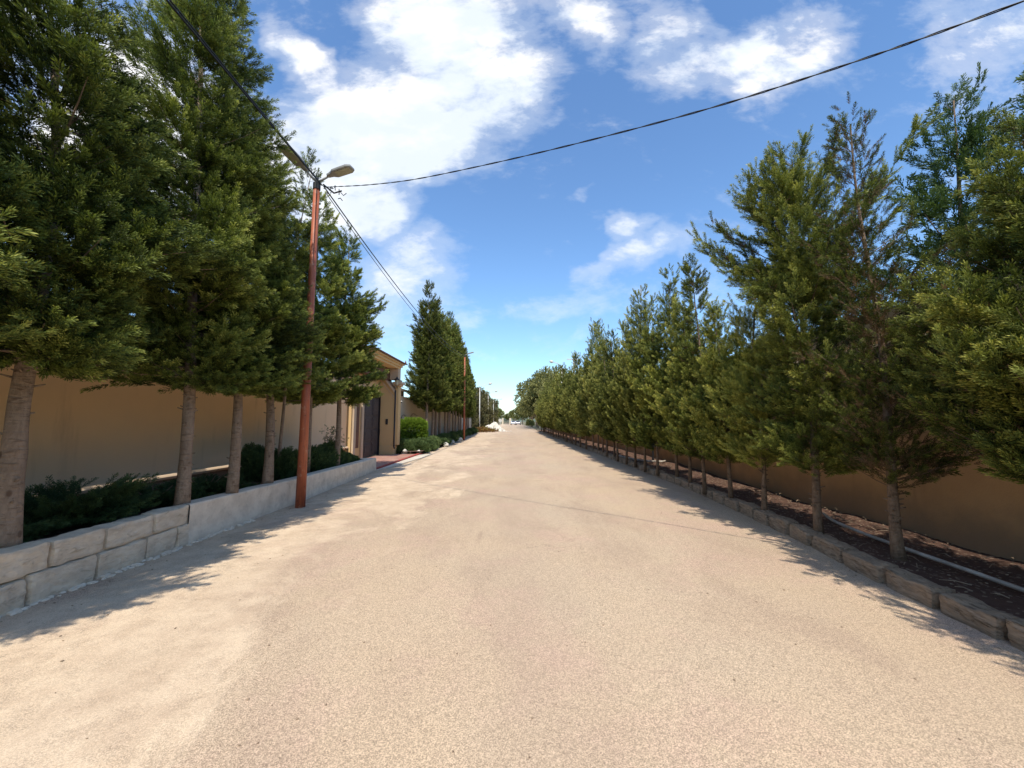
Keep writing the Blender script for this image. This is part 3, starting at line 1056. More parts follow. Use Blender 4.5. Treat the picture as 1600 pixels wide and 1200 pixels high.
# projecting wing with raking top, facing the viewer
wg = MB()
wg.prism([(-5.748 - go.x, 0.0), (-5.14 - go.x, 0.0), (-5.14 - go.x, 2.75), (-5.748 - go.x, 3.55)], 1, 16.90 - go.y, 17.5 - go.y)
obj('wing_wall', wg, M['gate_wall'], gh, bevel=0.01)
rk = MB()
rk.prism([(-5.747 - go.x, 3.56), (-5.10 - go.x, 2.71), (-5.10 - go.x, 2.83), (-5.747 - go.x, 3.69)], 1, 16.82 - go.y, 17.56 - go.y)
rk.prism([(-5.747 - go.x, 3.30), (-5.145 - go.x, 2.52), (-5.145 - go.x, 2.58), (-5.747 - go.x, 3.37)], 1, 16.87 - go.y, 16.899 - go.y)
obj('raking_cornice', rk, M['cream'], gh)
pb = MB()
lbox(pb, -5.74, -5.10, 16.86, 17.53, 0, 0.42, go)
obj('plinth', pb, M['gate_wall'], gh, bevel=0.012)
# corner pilaster rising to the roof
pi_ = MB()
lbox(pi_, -5.13, -4.98, 17.05, 17.42, 0.45, 3.05, go)
obj('pilaster', pi_, M['gate_wall'], gh, bevel=0.008)
cp = MB()
lbox(cp, -5.2, -4.90, 17.0, 17.47, 3.06, 3.13, go)
lbox(cp, -5.24, -4.84, 16.95, 17.52, 3.132, 3.24, go)
lbox(cp, -5.17, -4.94, 17.03, 17.44, 3.242, 3.34, go)
obj('capital', cp, M['cream'], gh, bevel=0.01)
up_ = MB()
lbox(up_, -5.40, -5.02, 17.05, 17.42, 3.342, 3.84, go)
obj('upper_column', up_, M['cream'], gh, bevel=0.01)
bp = MB()
lbox(bp, -6.1, -5.42, 14.2, 17.40, 3.30, 3.838, go)
obj('upper_panel', bp, M['brown_panel'], gh)
# stepped cornice and roof
cn = MB()
for k, (dx_, z0_, z1_) in enumerate(((0.0, 3.842, 3.93), (0.06, 3.932, 4.03), (0.13, 4.032, 4.09))):
    lbox(cn, -6.3, -5.02 + dx_, 13.85 - dx_, 17.45 + dx_, z0_, z1_, go)
obj('cornice', cn, M['gate_wall'], gh, bevel=0.008)
rf2 = MB()
rf2.prism([(-6.35 - go.x, 4.092), (-4.82 - go.x, 4.092), (-4.80 - go.x, 4.13), (-5.6 - go.x, 4.32), (-6.35 - go.x, 4.13)], 1, 13.65 - go.y, 17.66 - go.y)
rf2.tube([(-4.86 - go.x, 17.6 - go.y, 4.11), (-4.86 - go.x, 17.6 - go.y, 4.20), (-4.86 - go.x, 17.6 - go.y, 4.30)], [0.05, 0.035, 0.006], 8)
obj('roof', rf2, M['tile'], gh)
# pilasters left of the gate
for (y0, y1) in ((14.0, 14.22), (14.78, 14.96)):
    obj('pilaster', lbox(MB(), -5.748, -5.68, y0, y1, 0.0, 2.9, go), M['cream'], gh, bevel=0.008)
obj('side_panel', lbox(MB(), -5.748, -5.73, 14.36, 14.62, 0.5, 2.4, go), M['brown_panel'], gh)
# the double gate: frame, leaves with raised panels, handle
fr = MB()
lbox(fr, -5.80, -5.70, 14.985, 15.05, 0.05, 2.6, go)
lbox(fr, -5.80, -5.70, 16.79, 16.855, 0.05, 2.6, go)
lbox(fr, -5.80, -5.70, 15.052, 16.788, 2.5, 2.6, go)
obj('door_frame', fr, M['black'], gh)
for s_, (ya, yb) in enumerate(((15.055, 15.915), (15.925, 16.785))):
    dl = MB()
    lbox(dl, -5.80, -5.755, ya, yb, 0.07, 2.495, go)
    dlo = obj('door_leaf', dl, M['door'], gh, bevel=0.004)
    pn = MB()
    for (z0_, z1_) in ((0.18, 0.62), (0.70, 1.14), (1.22, 1.66), (1.74, 2.38)):
        lbox(pn, -5.754, -5.735, ya + 0.10, yb - 0.10, z0_, z1_, go)
        lbox(pn, -5.734, -5.722, ya + 0.18, yb - 0.18, z0_ + 0.07, z1_ - 0.07, go)
    obj('raised_panel', pn, M['door'], dlo, bevel=0.006)
hd = MB()
lbox(hd, -5.72, -5.66, 16.70, 16.76, 0.95, 1.15, go)
obj('door_handle', hd, M['black'], gh)

# number plate-like wall fitting, lantern, drainpipe, camera, wall cable
wf = MB()
wf.box(-0.05, 0.05, -0.02, 0, 0.0, 0.24)
wf.tube([(0, -0.02, 0.18), (0.03, -0.07, 0.14), (0, -0.05, 0.06)], 0.012, 6)
o = obj('door_bell', wf, M['dark_metal'])
o.location = (-5.42, 16.89, 1.35)
tag(o, 'small dark bell fitting on the sunlit wing wall beside the gate', 'door bell')
lan = empty('wall_lantern', (-5.02, 16.98, 2.95), 0, 'small lantern on the wing wall corner under the gatehouse cornice', 'lantern')
obj('bracket', MB().tube([(0, 0.05, 0.0), (0, -0.06, 0.02), (0, -0.12, 0.12)], 0.012, 6), M['dark_metal'], lan)
obj('lamp_body', MB().tube([(0, -0.12, 0.12), (0, -0.12, 0.16), (0, -0.12, 0.34)], [0.03, 0.06, 0.095], 6), M['lamp_glass'], lan)
obj('lamp_cap', MB().tube([(0, -0.12, 0.342), (0, -0.12, 0.38), (0, -0.12, 0.46), (0, -0.12, 0.50)], [0.12, 0.11, 0.03, 0.012], 6), M['dark_metal'], lan)
dp = MB().tube([(0, 0, 2.85), (0, 0, 0.42), (0.03, -0.05, 0.36), (0.06, -0.12, 0.34)], 0.035, 8)
o = obj('drainpipe', dp, M['dark_metal'], smooth=True)
o.location = (-5.07, 16.85, 0)
tag(o, 'thin dark drainpipe down the corner of the gatehouse wing', 'pipe')
sc_ = empty('security_camera', (-5.98, 20.4, 2.45), 0, 'small white security camera fixed high on the pale wall beyond the gatehouse', 'camera')
obj('bracket', MB().tube([(0, 0, 0), (0.12, 0, 0.0), (0.16, -0.02, 0.03)], 0.018, 6), M['white_metal'], sc_)
obj('camera_body', MB().tube([(0.14, 0.1, 0.09), (0.22, -0.14, 0.03)], [0.045, 0.05], 8), M['white_metal'], sc_)
obj('lens', MB().tube([(0.222, -0.145, 0.029), (0.232, -0.17, 0.023)], [0.04, 0.04], 8), M['black'], sc_)
wc = MB()
pts = [(0.02, -1.4 + 0.14 * k, 0.20 * math.sin(k * 0.42) * math.exp(-0.03 * k) + 0.012 * k) for k in range(28)]
wc.tube(pts, 0.012, 5)
o = obj('cable', wc, M['black'], smooth=True)
o.location = (-5.99, 22.4, 1.62)
tag(o, 'black cable looping loosely across the pale wall above the round shrub', 'cable')

# ------------------------------------------------------------------ poles, lamps, cables
def lamp_head_mesh(k=0.86):
    top = MB()
    # outline in plan, x outward
    out = [(0.0, -0.05), (0.10, -0.07), (0.18, -0.14), (0.52, -0.15), (0.60, -0.09), (0.60, 0.09), (0.52, 0.15), (0.18, 0.14), (0.10, 0.07), (0.0, 0.05)]
    top.prism([(x * k, y * k) for x, y in out], 2, 0.0, 0.055 * k)
    top.prism([(x * k * 0.8 + 0.05, y * k * 0.7) for x, y in out], 2, 0.056 * k, 0.085 * k)
    lens = MB()
    lens.box(0.22 * k, 0.55 * k, -0.105 * k, 0.105 * k, -0.012 * k, -0.001)
    return top, lens


def red_pole(loc, H, label, heads, rad=0.078, tilt=0.0):
    e = empty('street_light', loc, 0, label, 'street light', 'rust red street light poles on the left')
    sh = MB().tube([(0, 0, -0.05), (0, 0, H * 0.33), (0, 0, H * 0.66), (0, 0, H)], [rad * 1.05, rad * 0.92, rad * 0.8, rad * 0.7], 16)
    obj('pole', sh, M['pole'], e, smooth=True)
    cl = MB()
    cl.tube([(0, 0, H - 0.10), (0, 0, H + 0.02)], rad * 0.85, 14)
    cl.tube([(0, 0, H), (0, 0, H + 0.14)], rad * 0.35, 10)
    obj('clamp', cl, M['dark_metal'], e)
    for (ang, up, rr) in heads:
        ar = MB().tube([(0, 0, H + 0.06), (0.10, 0, H + 0.08), (0.24, 0, H + 0.15)], 0.022, 8)
        ao = obj('arm', ar, M['lamp_grey'], e, smooth=True)
        ao.rotation_euler = (0, 0, ang)
        hm, ln = lamp_head_mesh()
        ho_ = obj('lamp_head', hm, M['lamp_grey'], ao, bevel=0.012)
        ho_.location = (0.22, 0, H + 0.13)
        ho_.rotation_euler = (rr, -up, 0)
        # lens sits in the frame of the arm (one level below it)
        lo_ = obj('lens', ln, M['lamp_glass'], ao)
        lo_.location = ho_.location
        lo_.rotation_euler = ho_.rotation_euler
    return e


red_pole((-3.69, 6.92, 0), 5.98, 'rust red street light pole at the planter wall, carrying two flat grey lamp heads', [(R(-8), R(14), R(8)), (R(243), R(20), 0)])
red_pole((-3.70, 30.6, 0), 6.75, 'thinner rust red street light pole further down the left edge of the road', [(R(5), R(16), 0)], 0.085)


def cable(name, pts, r, label, n=5, twist=None):
    mb = MB()
    if twist:
        m = len(pts)
        for ph_ in (0, math.pi):
            pp = []
            for i, p in enumerate(pts):
                a = i * twist + ph_
                pp.append((p[0] + 0.005 * math.cos(a), p[1] + 0.003 * math.cos(a), p[2] + 0.005 * math.sin(a)))
            mb.tube(pp, r, n)
    else:
        mb.tube(pts, r, n)
    o = obj(name, mb, M['black'], smooth=True)
    tag(o, label, 'cable')
    return o


def sag(a, b, s, n):
    a, b = Vector(a), Vector(b)
    return [tuple(a.lerp(b, k / n) - Vector((0, 0, s * 4 * (k / n) * (1 - k / n)))) for k in range(n + 1)]


cable('overhead_cable', sag((-3.60, 7.0, 6.0), (-3.60, 30.6, 6.72), 0.62, 60), 0.013, 'thick black cable strung from the nearest red pole to the next pole down the road')
cable('overhead_cable', sag((-3.58, 7.05, 5.9), (-3.56, 30.6, 6.62), 0.75, 60), 0.008, 'thinner black cable hanging just under the thick one between the two red poles')
cable('overhead_cable', sag((-3.62, 6.98, 6.0), (-3.62, -16, 6.4), 0.3, 60), 0.013, 'thick black cable running from the nearest red pole back over the camera')
cable('overhead_cable', sag((-3.66, 6.90, 6.06), (-3.70, -16, 6.42), 0.22, 60), 0.010, 'thinner black cable beside the thick one overhead at top left')
# cable crossing the road: fitted through its points
cp_ = [(-3.55, 6.95, 5.95), (-3.2, 6.7, 5.80), (-2.4, 6.15, 5.48), (-1.5, 5.54, 5.17), (-0.42, 4.8, 4.87), (0.7, 4.04, 4.60), (1.8, 3.3, 4.38), (2.6, 2.70, 4.24), (3.24, 2.2, 4.16), (4.5, 1.25, 4.08), (6.0, 0.2, 4.1)]


def catmull(P_, n):
    out = []
    for i in range(len(P_) - 1):
        p0, p1, p2, p3 = (Vector(P_[max(i - 1, 0)]), Vector(P_[i]), Vector(P_[i + 1]), Vector(P_[min(i + 2, len(P_) - 1)]))
        for k in range(n):
            t_ = k / n
            out.append(0.5 * ((2 * p1) + (p2 - p0) * t_ + (2 * p0 - 5 * p1 + 4 * p2 - p3) * t_ ** 2 + (3 * p1 - p0 - 3 * p2 + p3) * t_ ** 3))
    out.append(Vector(P_[-1]))
    return out


cable('overhead_cable', catmull(cp_, 14), 0.0046, 'twisted black cable crossing the sky over the road to the upper right', 5, 0.9)
kn = MB()
rnd = random.Random(2)
for k in range(9):
    p = Vector((-3.50 + rnd.uniform(-0.05, 0.28), 6.97 + rnd.uniform(-.05, .05), 5.92 + rnd.uniform(-0.22, 0.05)))
    q = p + Vector((rnd.uniform(-.12, .12), rnd.uniform(-.05, .05), rnd.uniform(-.12, .12)))
    m_ = (p + q) / 2 + Vector((0, 0, rnd.uniform(-.1, .1)))
    kn.tube([p, m_, q], 0.008, 5)
kn.tube([(-3.60, 6.98, 6.02), (-3.38, 6.97, 5.84), (-3.22, 6.93, 5.86)], 0.016, 6)
tag(obj('cable_clamp', kn, M['black']), 'tangle of black cable ties and wire ends at the top of the red pole', 'cable clamp')


def white_lamp(loc, H, reach, label, ang=0.0, group='white street lamps further down the road'):
    e = empty('street_lamp', loc, ang, label, 'street lamp', group)
    obj('pole', MB().tube([(0, 0, 0), (0, 0, H)], [0.09, 0.055], 10), M['white_metal'], e, smooth=True)
    obj('arm', MB().tube([(0, 0, H), (reach * 0.3, 0, H + 0.32), (reach * 0.75, 0, H + 0.5)], 0.035, 8), M['white_metal'], e, smooth=True)
    obj('lamp_head', MB().tube([(reach * 0.72, 0, H + 0.5), (reach * 0.8, 0, H + 0.53), (reach * 0.95, 0, H + 0.57), (reach * 1.05, 0, H + 0.57)], [0.05, 0.15, 0.16, 0.05], 10), M['white_metal'], e, smooth=True)
    return e


white_lamp((-4.6, 57, 0), 6.5, 1.75, 'white street lamp standing left of the white rubble heap')
white_lamp((-4.8, 82, 0), 7.3, 1.9, 'white street lamp second from the rubble heap, half hidden by brownish trees')
white_lamp((-5.0, 112, 0), 7.4, 2.4, 'farthest white street lamp on the left, its head above the distant trees')
white_lamp((5.75, 43, 0), 7.65, 1.3, 'tall grey street lamp above the right-hand tree row, arm reaching over the road', math.pi, None)
up2 = empty('utility_pole', (8.3, 50, 0), 0, 'pale utility pole with short crossarm standing above the right-hand trees', 'utility pole')
obj('pole', MB().tube([(0, 0, 0), (0, 0, 9.9)], [0.16, 0.11], 8), M['white_metal'], up2)
obj('crossarm', MB().box(-0.9, 0.5, -0.05, 0.05, 9.55, 9.66), M['white_metal'], up2)

# ------------------------------------------------------------------ pipes and standpipe on the right
pp = [(4.45, 5.6, 0.19), (4.28, 5.2, 0.18), (4.16, 4.6, 0.18), (4.08, 4.0, 0.185), (4.06, 3.5, 0.18), (4.05, 3.0, 0.17), (4.1, 2.2, 0.17), (4.15, 1.0, 0.16)]
o = obj('water_pipe', MB().tube(catmull(pp, 6), 0.019, 10), M['pipe'], smooth=True)
tag(o, 'long grey plastic pipe lying on the soil behind the nearest right-hand trunks', 'pipe')
pp = [(3.98 + 0.18, 15.2, 0.19), (4.2, 14.2, 0.18), (4.32, 13.3, 0.19), (4.55, 12.7, 0.2), (4.8, 12.4, 0.22), (5.0, 12.6, 0.22)]
o = obj('water_pipe', MB().tube(catmull(pp, 6), 0.030, 8), M['pipe'], smooth=True)
tag(o, 'short curved pale pipe on the soil beside the black standpipe', 'pipe')
spo = MB()
spo.tube([(0, 0, 0), (0, 0, 0.62)], 0.035, 8)
spo.tube([(-0.16, 0, 0.62), (0.16, 0, 0.62)], 0.045, 8)
spo.box(-0.1, 0.14, -0.05, 0.05, 0.50, 0.585)
o = obj('standpipe', spo, M['black'])
o.location = (4.72, 12.9, 0.14)
tag(o, 'short black standpipe with crossbar in the right-hand soil bed', 'standpipe')

# ------------------------------------------------------------------ conifers
def prof_left(h):
    if h < 0.16:
        return 0.82 + 1.1 * h
    return max(0.0, 1 - (h - 0.16) / 0.87) ** 0.78 * 0.98 + 0.04


def prof_col(h):
    return (0.85 + 0.75 * h if h < 0.2 else 1.0) * max(0.0, 1 - max(0, (h - 0.15) / 0.86) ** 1.5) ** 0.8 + 0.03


def prof_right(h):
    if h < 0.3:
        return 0.62 + 1.25 * h
    return max(0.0, 1 - (h - 0.3) / 0.73) ** 0.95 * 0.98 + 0.05


GL = 'cypresses in the left planter'
LEFT = [  # x, y, H, z0, Rmax, seed, nb, opts, label
    (-4.25, 1.7, 6.2, 2.0, 1.6, 101, 270, dict(level='hi', slen=0.30), 'huge cypress crown at the upper left edge, its trunk outside the picture'),
    (-4.17, 3.3, 6.1, 1.95, 1.5, 102, 270, dict(level='hi', slen=0.29, tint0=0.5), 'nearest left cypress, thick leaning bare trunk rising beside the shaded junipers'),
    (-4.12, 4.95, 9.2, 1.95, 1.45, 103, 290, dict(level='hi', slen=0.30, sparse=0.12, lump=0.5), 'second left cypress, tallest dark open crown at the top left'),
    (-4.04, 5.70, 9.0, 1.95, 1.3, 104, 300, dict(level='hi', slen=0.28, tint0=0.42), 'third left cypress, tall crown reaching the top edge beside the cable'),
    (-4.13, 6.66, 7.2, 1.95, 1.2, 105, 260, dict(level='hi', slen=0.27), 'fourth left cypress, trunk just left of the red pole base'),
    (-4.55, 7.65, 6.9, 2.0, 0.75, 106, 120, dict(level='mid', slen=0.27), 'slim cypress with thin leaning stem directly behind the red pole'),
    (-4.40, 8.45, 6.6, 1.95, 1.2, 107, 230, dict(level='mid', slen=0.27, tint0=0.45), 'cypress with narrow trunk just right of the red pole, above the dark hedge'),
    (-4.35, 9.75, 6.4, 1.95, 1.42, 108, 260, dict(level='mid', slen=0.27, tint0=0.45), 'last cypress of the left planter, round crown overhanging the grey gate'),
]
for (x, y, H, z0, Rm, sd_, nb, o_, lab) in LEFT:
    kw = dict(per_m=31, lump=0.5, inner=0.2, tint0=0.42, asym=0.25)
    kw.update(o_)
    lev = kw.pop('level')
    sl = kw.pop('slen') * 0.86
    rr = {102: 0.080, 101: 0.08, 103: 0.068, 104: 0.060, 105: 0.070, 106: 0.028, 107: 0.048, 108: 0.066}[sd_]
    c_, t_ = crown_and_trunk(sd_, H - 0.36, z0 - 0.36, Rm, prof_left, int(nb * 0.98), (-3, 32), lev, sl, M['leaf_l'], M['bark_l'], rr,
                             lean=({101: 0, 102: -.1, 103: -.45, 104: -.65, 105: -.7, 106: 0.25, 107: -.05, 108: 0.05}[sd_], 0.0), nseg=14, **kw)
    place_tree('cypress_tree', (x, y, 0.36), 0.0, c_, t_, lab, 'tree', GL)

def prof_wide(h):
    if h < 0.62:
        return 0.66 + 0.55 * h
    return max(0.0, 1 - ((h - 0.62) / 0.41) ** 1.5) + 0.05


GR = 'cypresses along the right kerb'
RIGHT = [
    (3.88, 1.55, 3.4, 0.9, 1.0, 201, 150, dict(level='hi', slen=0.24), 'cypress crown filling the lower right edge, its trunk outside the picture'),
    (3.95, 2.72, 3.75, 0.9, 1.0, 202, 190, dict(level='hi', slen=0.24, tint0=0.48), 'dark green cypress at the right edge, branches hanging over the pipe'),
    (3.84, 3.93, 4.85, 0.80, 0.74, 203, 185, dict(level='hi', slen=0.19, sparse=0.30, tint0=0.28, lump=0.5), 'thin half bare cypress with brown twigs and the nearest visible trunk on the right'),
    (3.78, 4.85, 5.05, 0.80, 1.0, 204, 200, dict(level='hi', slen=0.24, tint0=0.40, lump=0.66), 'broad cypress with wide dark arms at the top, second trunk from the right'),
    (3.83, 5.94, 3.75, 0.75, 0.72, 205, 150, dict(level='hi', slen=0.21, tint0=0.62), 'short bright yellow green cypress, third trunk from the right'),
    (3.90, 6.95, 3.55, 0.72, 0.72, 206, 150, dict(level='mid', slen=0.23, tint0=0.5), 'short bushy cypress, fourth trunk from the right'),
    (3.84, 7.75, 4.7, 0.70, 0.70, 207, 150, dict(level='mid', slen=0.23), 'cypress with a slender pointed top, fifth trunk from the right'),
    (3.95, 8.60, 4.2, 0.70, 0.72, 208, 150, dict(level='mid', slen=0.23, tint0=0.5), 'medium cypress, sixth trunk from the right'),
    (4.05, 9.50, 5.2, 0.70, 0.78, 209, 160, dict(level='mid', slen=0.23), 'tall cypress with two side points, seventh trunk from the right'),
    (3.90, 10.35, 4.7, 0.70, 0.75, 210, 150, dict(level='mid', slen=0.23, tint0=0.52), 'cypress whose trunk stands just before the black standpipe'),
]
for (x, y, H, z0, Rm, sd_, nb, o_, lab) in RIGHT:
    kw = dict(per_m=33, lump=0.52, inner=0.14, tint0=0.44, asym=-0.06)
    kw.update(o_)
    lev = kw.pop('level')
    sl = kw.pop('slen') * 0.9
    c_, t_ = crown_and_trunk(sd_, H - 0.12, z0 - 0.12, Rm, prof_wide if sd_ == 204 else prof_right, int(nb * 1.15), (20, 46), lev, sl, M['leaf_r'], M['bark_r'],
                             {201: .045, 202: .045, 203: .042, 204: .042, 205: .032, 206: .032}.get(sd_, .031),
                             lean=(random.Random(sd_).uniform(-.1, .1), random.Random(sd_ + 1).uniform(-.08, .08)), wobble=0.045, **kw)
    place_tree('cypress_tree', (x, y, 0.12), 0.0, c_, t_, lab, 'tree', GR)

# dark trees standing beyond the right wall
c_, t_ = crown_and_trunk(301, 6.6, 1.5, 1.25, prof_left, 170, (10, 40), 'mid', 0.30, M['leaf_dark'], M['bark_r'], 0.1, per_m=20, lump=0.6, sparse=0.15, tint0=0.75)
place_tree('conifer_tree', (6.95, 5.6, 0), 0.4, c_, t_, 'dark conifer rising beyond the right wall near the right edge', 'tree', 'dark conifers beyond the right wall')
place_tree('conifer_tree', (6.5, 4.2, 0), 2.4, c_, t_, 'dark conifer beyond the wall at the upper right corner', 'tree', 'dark conifers beyond the right wall', (0.9, 0.9, 0.86))
place_tree('conifer_tree', (6.3, 7.6, 0), 4.1, c_, t_, 'dark conifer beyond the wall showing between two pointed cypress tops', 'tree', 'dark conifers beyond the right wall', (0.85, 0.85, 0.85))

# continuing rows share a few crowns
VR = []
for k in range(5):
    VR.append(crown_and_trunk(400 + k, 4.8, 0.6, 0.80, prof_right, 185, (26, 50), 'mid', 0.25, M['leaf_far'], M['bark_r'], 0.036, per_m=20,
                              lump=0.42, inner=0.12, tint0=0.38 + 0.05 * k, wobble=0.05, limb_every=8, nseg=7))
rnd = random.Random(77)
ordw = {1: 'first', 2: 'second', 3: 'third', 4: 'fourth', 5: 'fifth', 6: 'sixth', 7: 'seventh', 8: 'eighth', 9: 'ninth', 10: 'tenth'}
y = 11.15
i = 0
pts_h = [(11, 5.3), (12, 4.9), (13, 4.3), (15, 5.4), (16, 4.9), (18, 5.7), (20, 4.9), (22, 5.3), (26, 5.0), (30, 4.7), (36, 4.7), (44, 5.1), (60, 5.0)]
while y < 52:
    hh_ = np.interp(y, [p[0] for p in pts_h], [p[1] for p in pts_h]) * rnd.uniform(0.80, 1.12)
    c_, t_ = VR[rnd.randrange(5)]
    s_ = hh_ / 4.8
    i += 1
    if i <= 10:
        lab = '%s right-hand cypress past the black standpipe, counting away from the camera' % ordw[i]
    else:
        lab = 'one of the small far cypresses merging into the right-hand row'
    place_tree('cypress_tree', (3.88 + rnd.uniform(-.08, .1) + 0.006 * (y - 10), y, 0.12), rnd.uniform(0, 6.28), c_, t_, lab, 'tree', GR, (rnd.uniform(.8, 1.2), rnd.uniform(.8, 1.2), s_)).rotation_euler[0] = rnd.uniform(-.03, .03)
    y += rnd.uniform(0.85, 1.02)

VL = []
for k in range(4):
    VL.append(crown_and_trunk(500 + k, 9.0, 2.0, 1.25, prof_col, 300, (8, 44), 'mid', 0.30, M['leaf_l'] if k % 2 else M['leaf_far'], M['bark_l'], 0.095, per_m=20,
                              lump=0.25, inner=0.2, tint0=0.40, wobble=0.05, limb_every=12, nseg=8))
GL2 = 'far left cypresses beyond the gatehouse'
y = 22.2
i = 0
while y < 45:
    hh_ = np.interp(y, [22, 24, 26, 30, 34, 41, 50, 56], [9.5, 8.6, 8.6, 9.3, 9.3, 8.0, 7.0, 6.6]) * (rnd.uniform(0.92, 1.04) if i else 1.0)
    c_, t_ = VL[i % 4]
    i += 1
    if i <= 8:
        lab = ['tall pointed cypress standing first after the round green shrub'] + ['%s cypress in the row starting at the round green shrub' % ordw[q] for q in range(2, 9)]
        lab = lab[i - 1]
    else:
        lab = 'one of the far cypresses packed behind the second red pole'
    f_ = 1.0 if y < 30 else (0.92 if y < 38 else 0.8)
    place_tree('cypress_tree', (-4.72 + rnd.uniform(-.12, .1) - (0.1 if y > 40 else 0), y, 0.16), rnd.uniform(0, 6.28), c_, t_, lab, 'tree', GL2,
               (f_ * rnd.uniform(.94, 1.05), f_ * rnd.uniform(.94, 1.05), hh_ / 9.0))
    y += rnd.uniform(1.15, 1.45)


# broad trees far down the road
def broad_tree(seed, H, Rw, leaf, bark, n=2600, slen=0.55, clear=0.2, forks=6):
    r = np.random.RandomState(seed)
    cl = []
    for k in range(22):
        a = r.uniform(0, 6.28)
        q = r.uniform(0, 1) ** 0.6
        z = H * r.uniform(clear + 0.12, 0.9)
        rr_ = Rw * q * (1 - 0.5 * abs(z / H - 0.55) / 0.45)
        cl.append((math.cos(a) * rr_, math.sin(a) * rr_, z, r.uniform(0.22, 0.36) * Rw))
    cl.append((0, 0, H * 0.88, Rw * 0.3))
    P_, D_, N_ = [], [], []
    for (x, y, z, rr_) in cl:
        m = n // len(cl)
        d = unit(r.normal(0, 1, (m, 3)))
        P_.append(np.array([x, y, z]) + d * rr_ * np.array([1, 1, 0.9]) * (1 - 0.4 * r.uniform(0, 1, (m, 1)) ** 2))
        D_.append(d + np.array([0, 0, -0.15]) + r.normal(0, 0.4, (m, 3)))
        N_.append(r.normal(0, 1, (m, 3)) + np.array([0, 0, 0.6]))
    p = np.concatenate(P_)
    m = len(p)
    me = foliage_mesh('crown', leaf, p, np.concatenate(D_), np.concatenate(N_), slen * r.uniform(0.7, 1.3, m), 0.45 + r.normal(0, 0.15, m), 'lo', seed)
    mb = MB()
    mb.tube([(0, 0, -0.1), (0.1, 0, H * 0.25), (0.0, 0.1, H * 0.5), (0, 0, H * 0.8)], [Rw * .07, Rw * .055, Rw * .04, Rw * .012], 8)
    for (x, y, z, rr_) in cl[::2]:
        z1 = max(H * 0.15, z - 0.3 * H)
        mb.tube([(0.05, 0, z1), (x * .5, y * .5, (z1 + z) / 2), (x, y, z)], [Rw * .03, Rw * .02, Rw * .008], 5, False)
    return me, mb.mesh('trunk', bark, True)


E = [broad_tree(600 + k, 11, 4.0, M['leaf_e'], M['bark_e']) for k in range(2)]
GE = 'broad olive trees at the far end of the right row'
for (x, y, s, k, lab) in [(8.2, 62, 0.92, 0, 'broad olive green tree just behind the far end of the right cypress row'),
                          (6.6, 72, 1.05, 1, 'highest rounded olive green tree beside the far right of the road'),
                          (5.9, 84, 1.1, 0, 'broad olive green tree between the highest one and the bare trunk by the road'),
                          (5.4, 99, 1.08, 1, 'olive green tree with a pale bare trunk close to the road edge'),
                          (7.4, 112, 0.95, 0, 'olive tree just behind the parked cars on the right')]:
    place_tree('broad_tree', (x, y, 0), k * 2.1 + y, E[k][0], E[k][1], lab, 'tree', GE, (s, s, s))
DK = broad_tree(620, 9, 3.2, M['leaf_far'], M['bark_e'], 1800)
for (x, y, s, lab) in [(6.3, 128, 1.05, 'dark green tree right of the parked cars at the road end'), (5.3, 172, 1.0, 'small dark tree directly behind the parked cars'),
                       (2.0, 215, 0.9, 'dark tree closing the far end of the road, right of the gate'), (-6.5, 205, 0.95, 'dark tree closing the far end of the road, left of the gate'),
                       (-2.0, 260, 0.75, 'small dark tree behind the far entrance gate')]:
    place_tree('broad_tree', (x, y, 0), y, DK[0], DK[1], lab, 'tree', 'dark trees at the end of the road', (s, s, s))
BRN = [broad_tree(640 + k, 7.5, 2.3, M['leaf_b'], M['bark_e'], 2600, 0.42, clear=-0.1) for k in range(2)]
LB = ['brownish tree right behind the white street lamp', 'brownish tree behind the dry plants left of the rubble heap', 'brownish tree behind the middle of the rubble heap',
      'brownish tree behind the right side of the rubble heap', 'brownish tree beside the small white road sign', 'small brownish tree beyond the road sign', 'farthest brownish tree before the entrance gate']
for k, (y, s) in enumerate([(60, 0.94), (66, 0.98), (73, 1.0), (82, 1.02), (96, 1.05), (115, 1.1), (140, 1.15)]):
    place_tree('broad_tree', (-6.6 + 0.4 * (k % 2), y, 0), y * 1.3, BRN[k % 2][0], BRN[k % 2][1], LB[k], 'tree', 'brownish trees behind the rubble heap', (s, s, s))

# ------------------------------------------------------------------ shrubs
def shrub(name, loc, me, label, cat='shrub', group=None, stem=0.0, rz=0, scale=(1, 1, 1)):
    e = empty(name, loc, rz, label, cat, group)
    e.scale = scale
    o_ = bpy.data.objects.new('foliage', me)
    COL.objects.link(o_)
    o_.parent = e
    st = MB()
    rr_ = random.Random(int(abs(loc[0] * 100 + loc[1] * 10)))
    for k in range(4):
        a = k * 1.6 + rr_.random()
        st.tube([(0, 0, -0.03), (0.08 * math.cos(a), 0.08 * math.sin(a), 0.12), (0.2 * math.cos(a), 0.2 * math.sin(a), 0.25 + stem)], [0.014, 0.011, 0.006], 5)
    obj('stem', st, M['bark_r'], e)
    return e


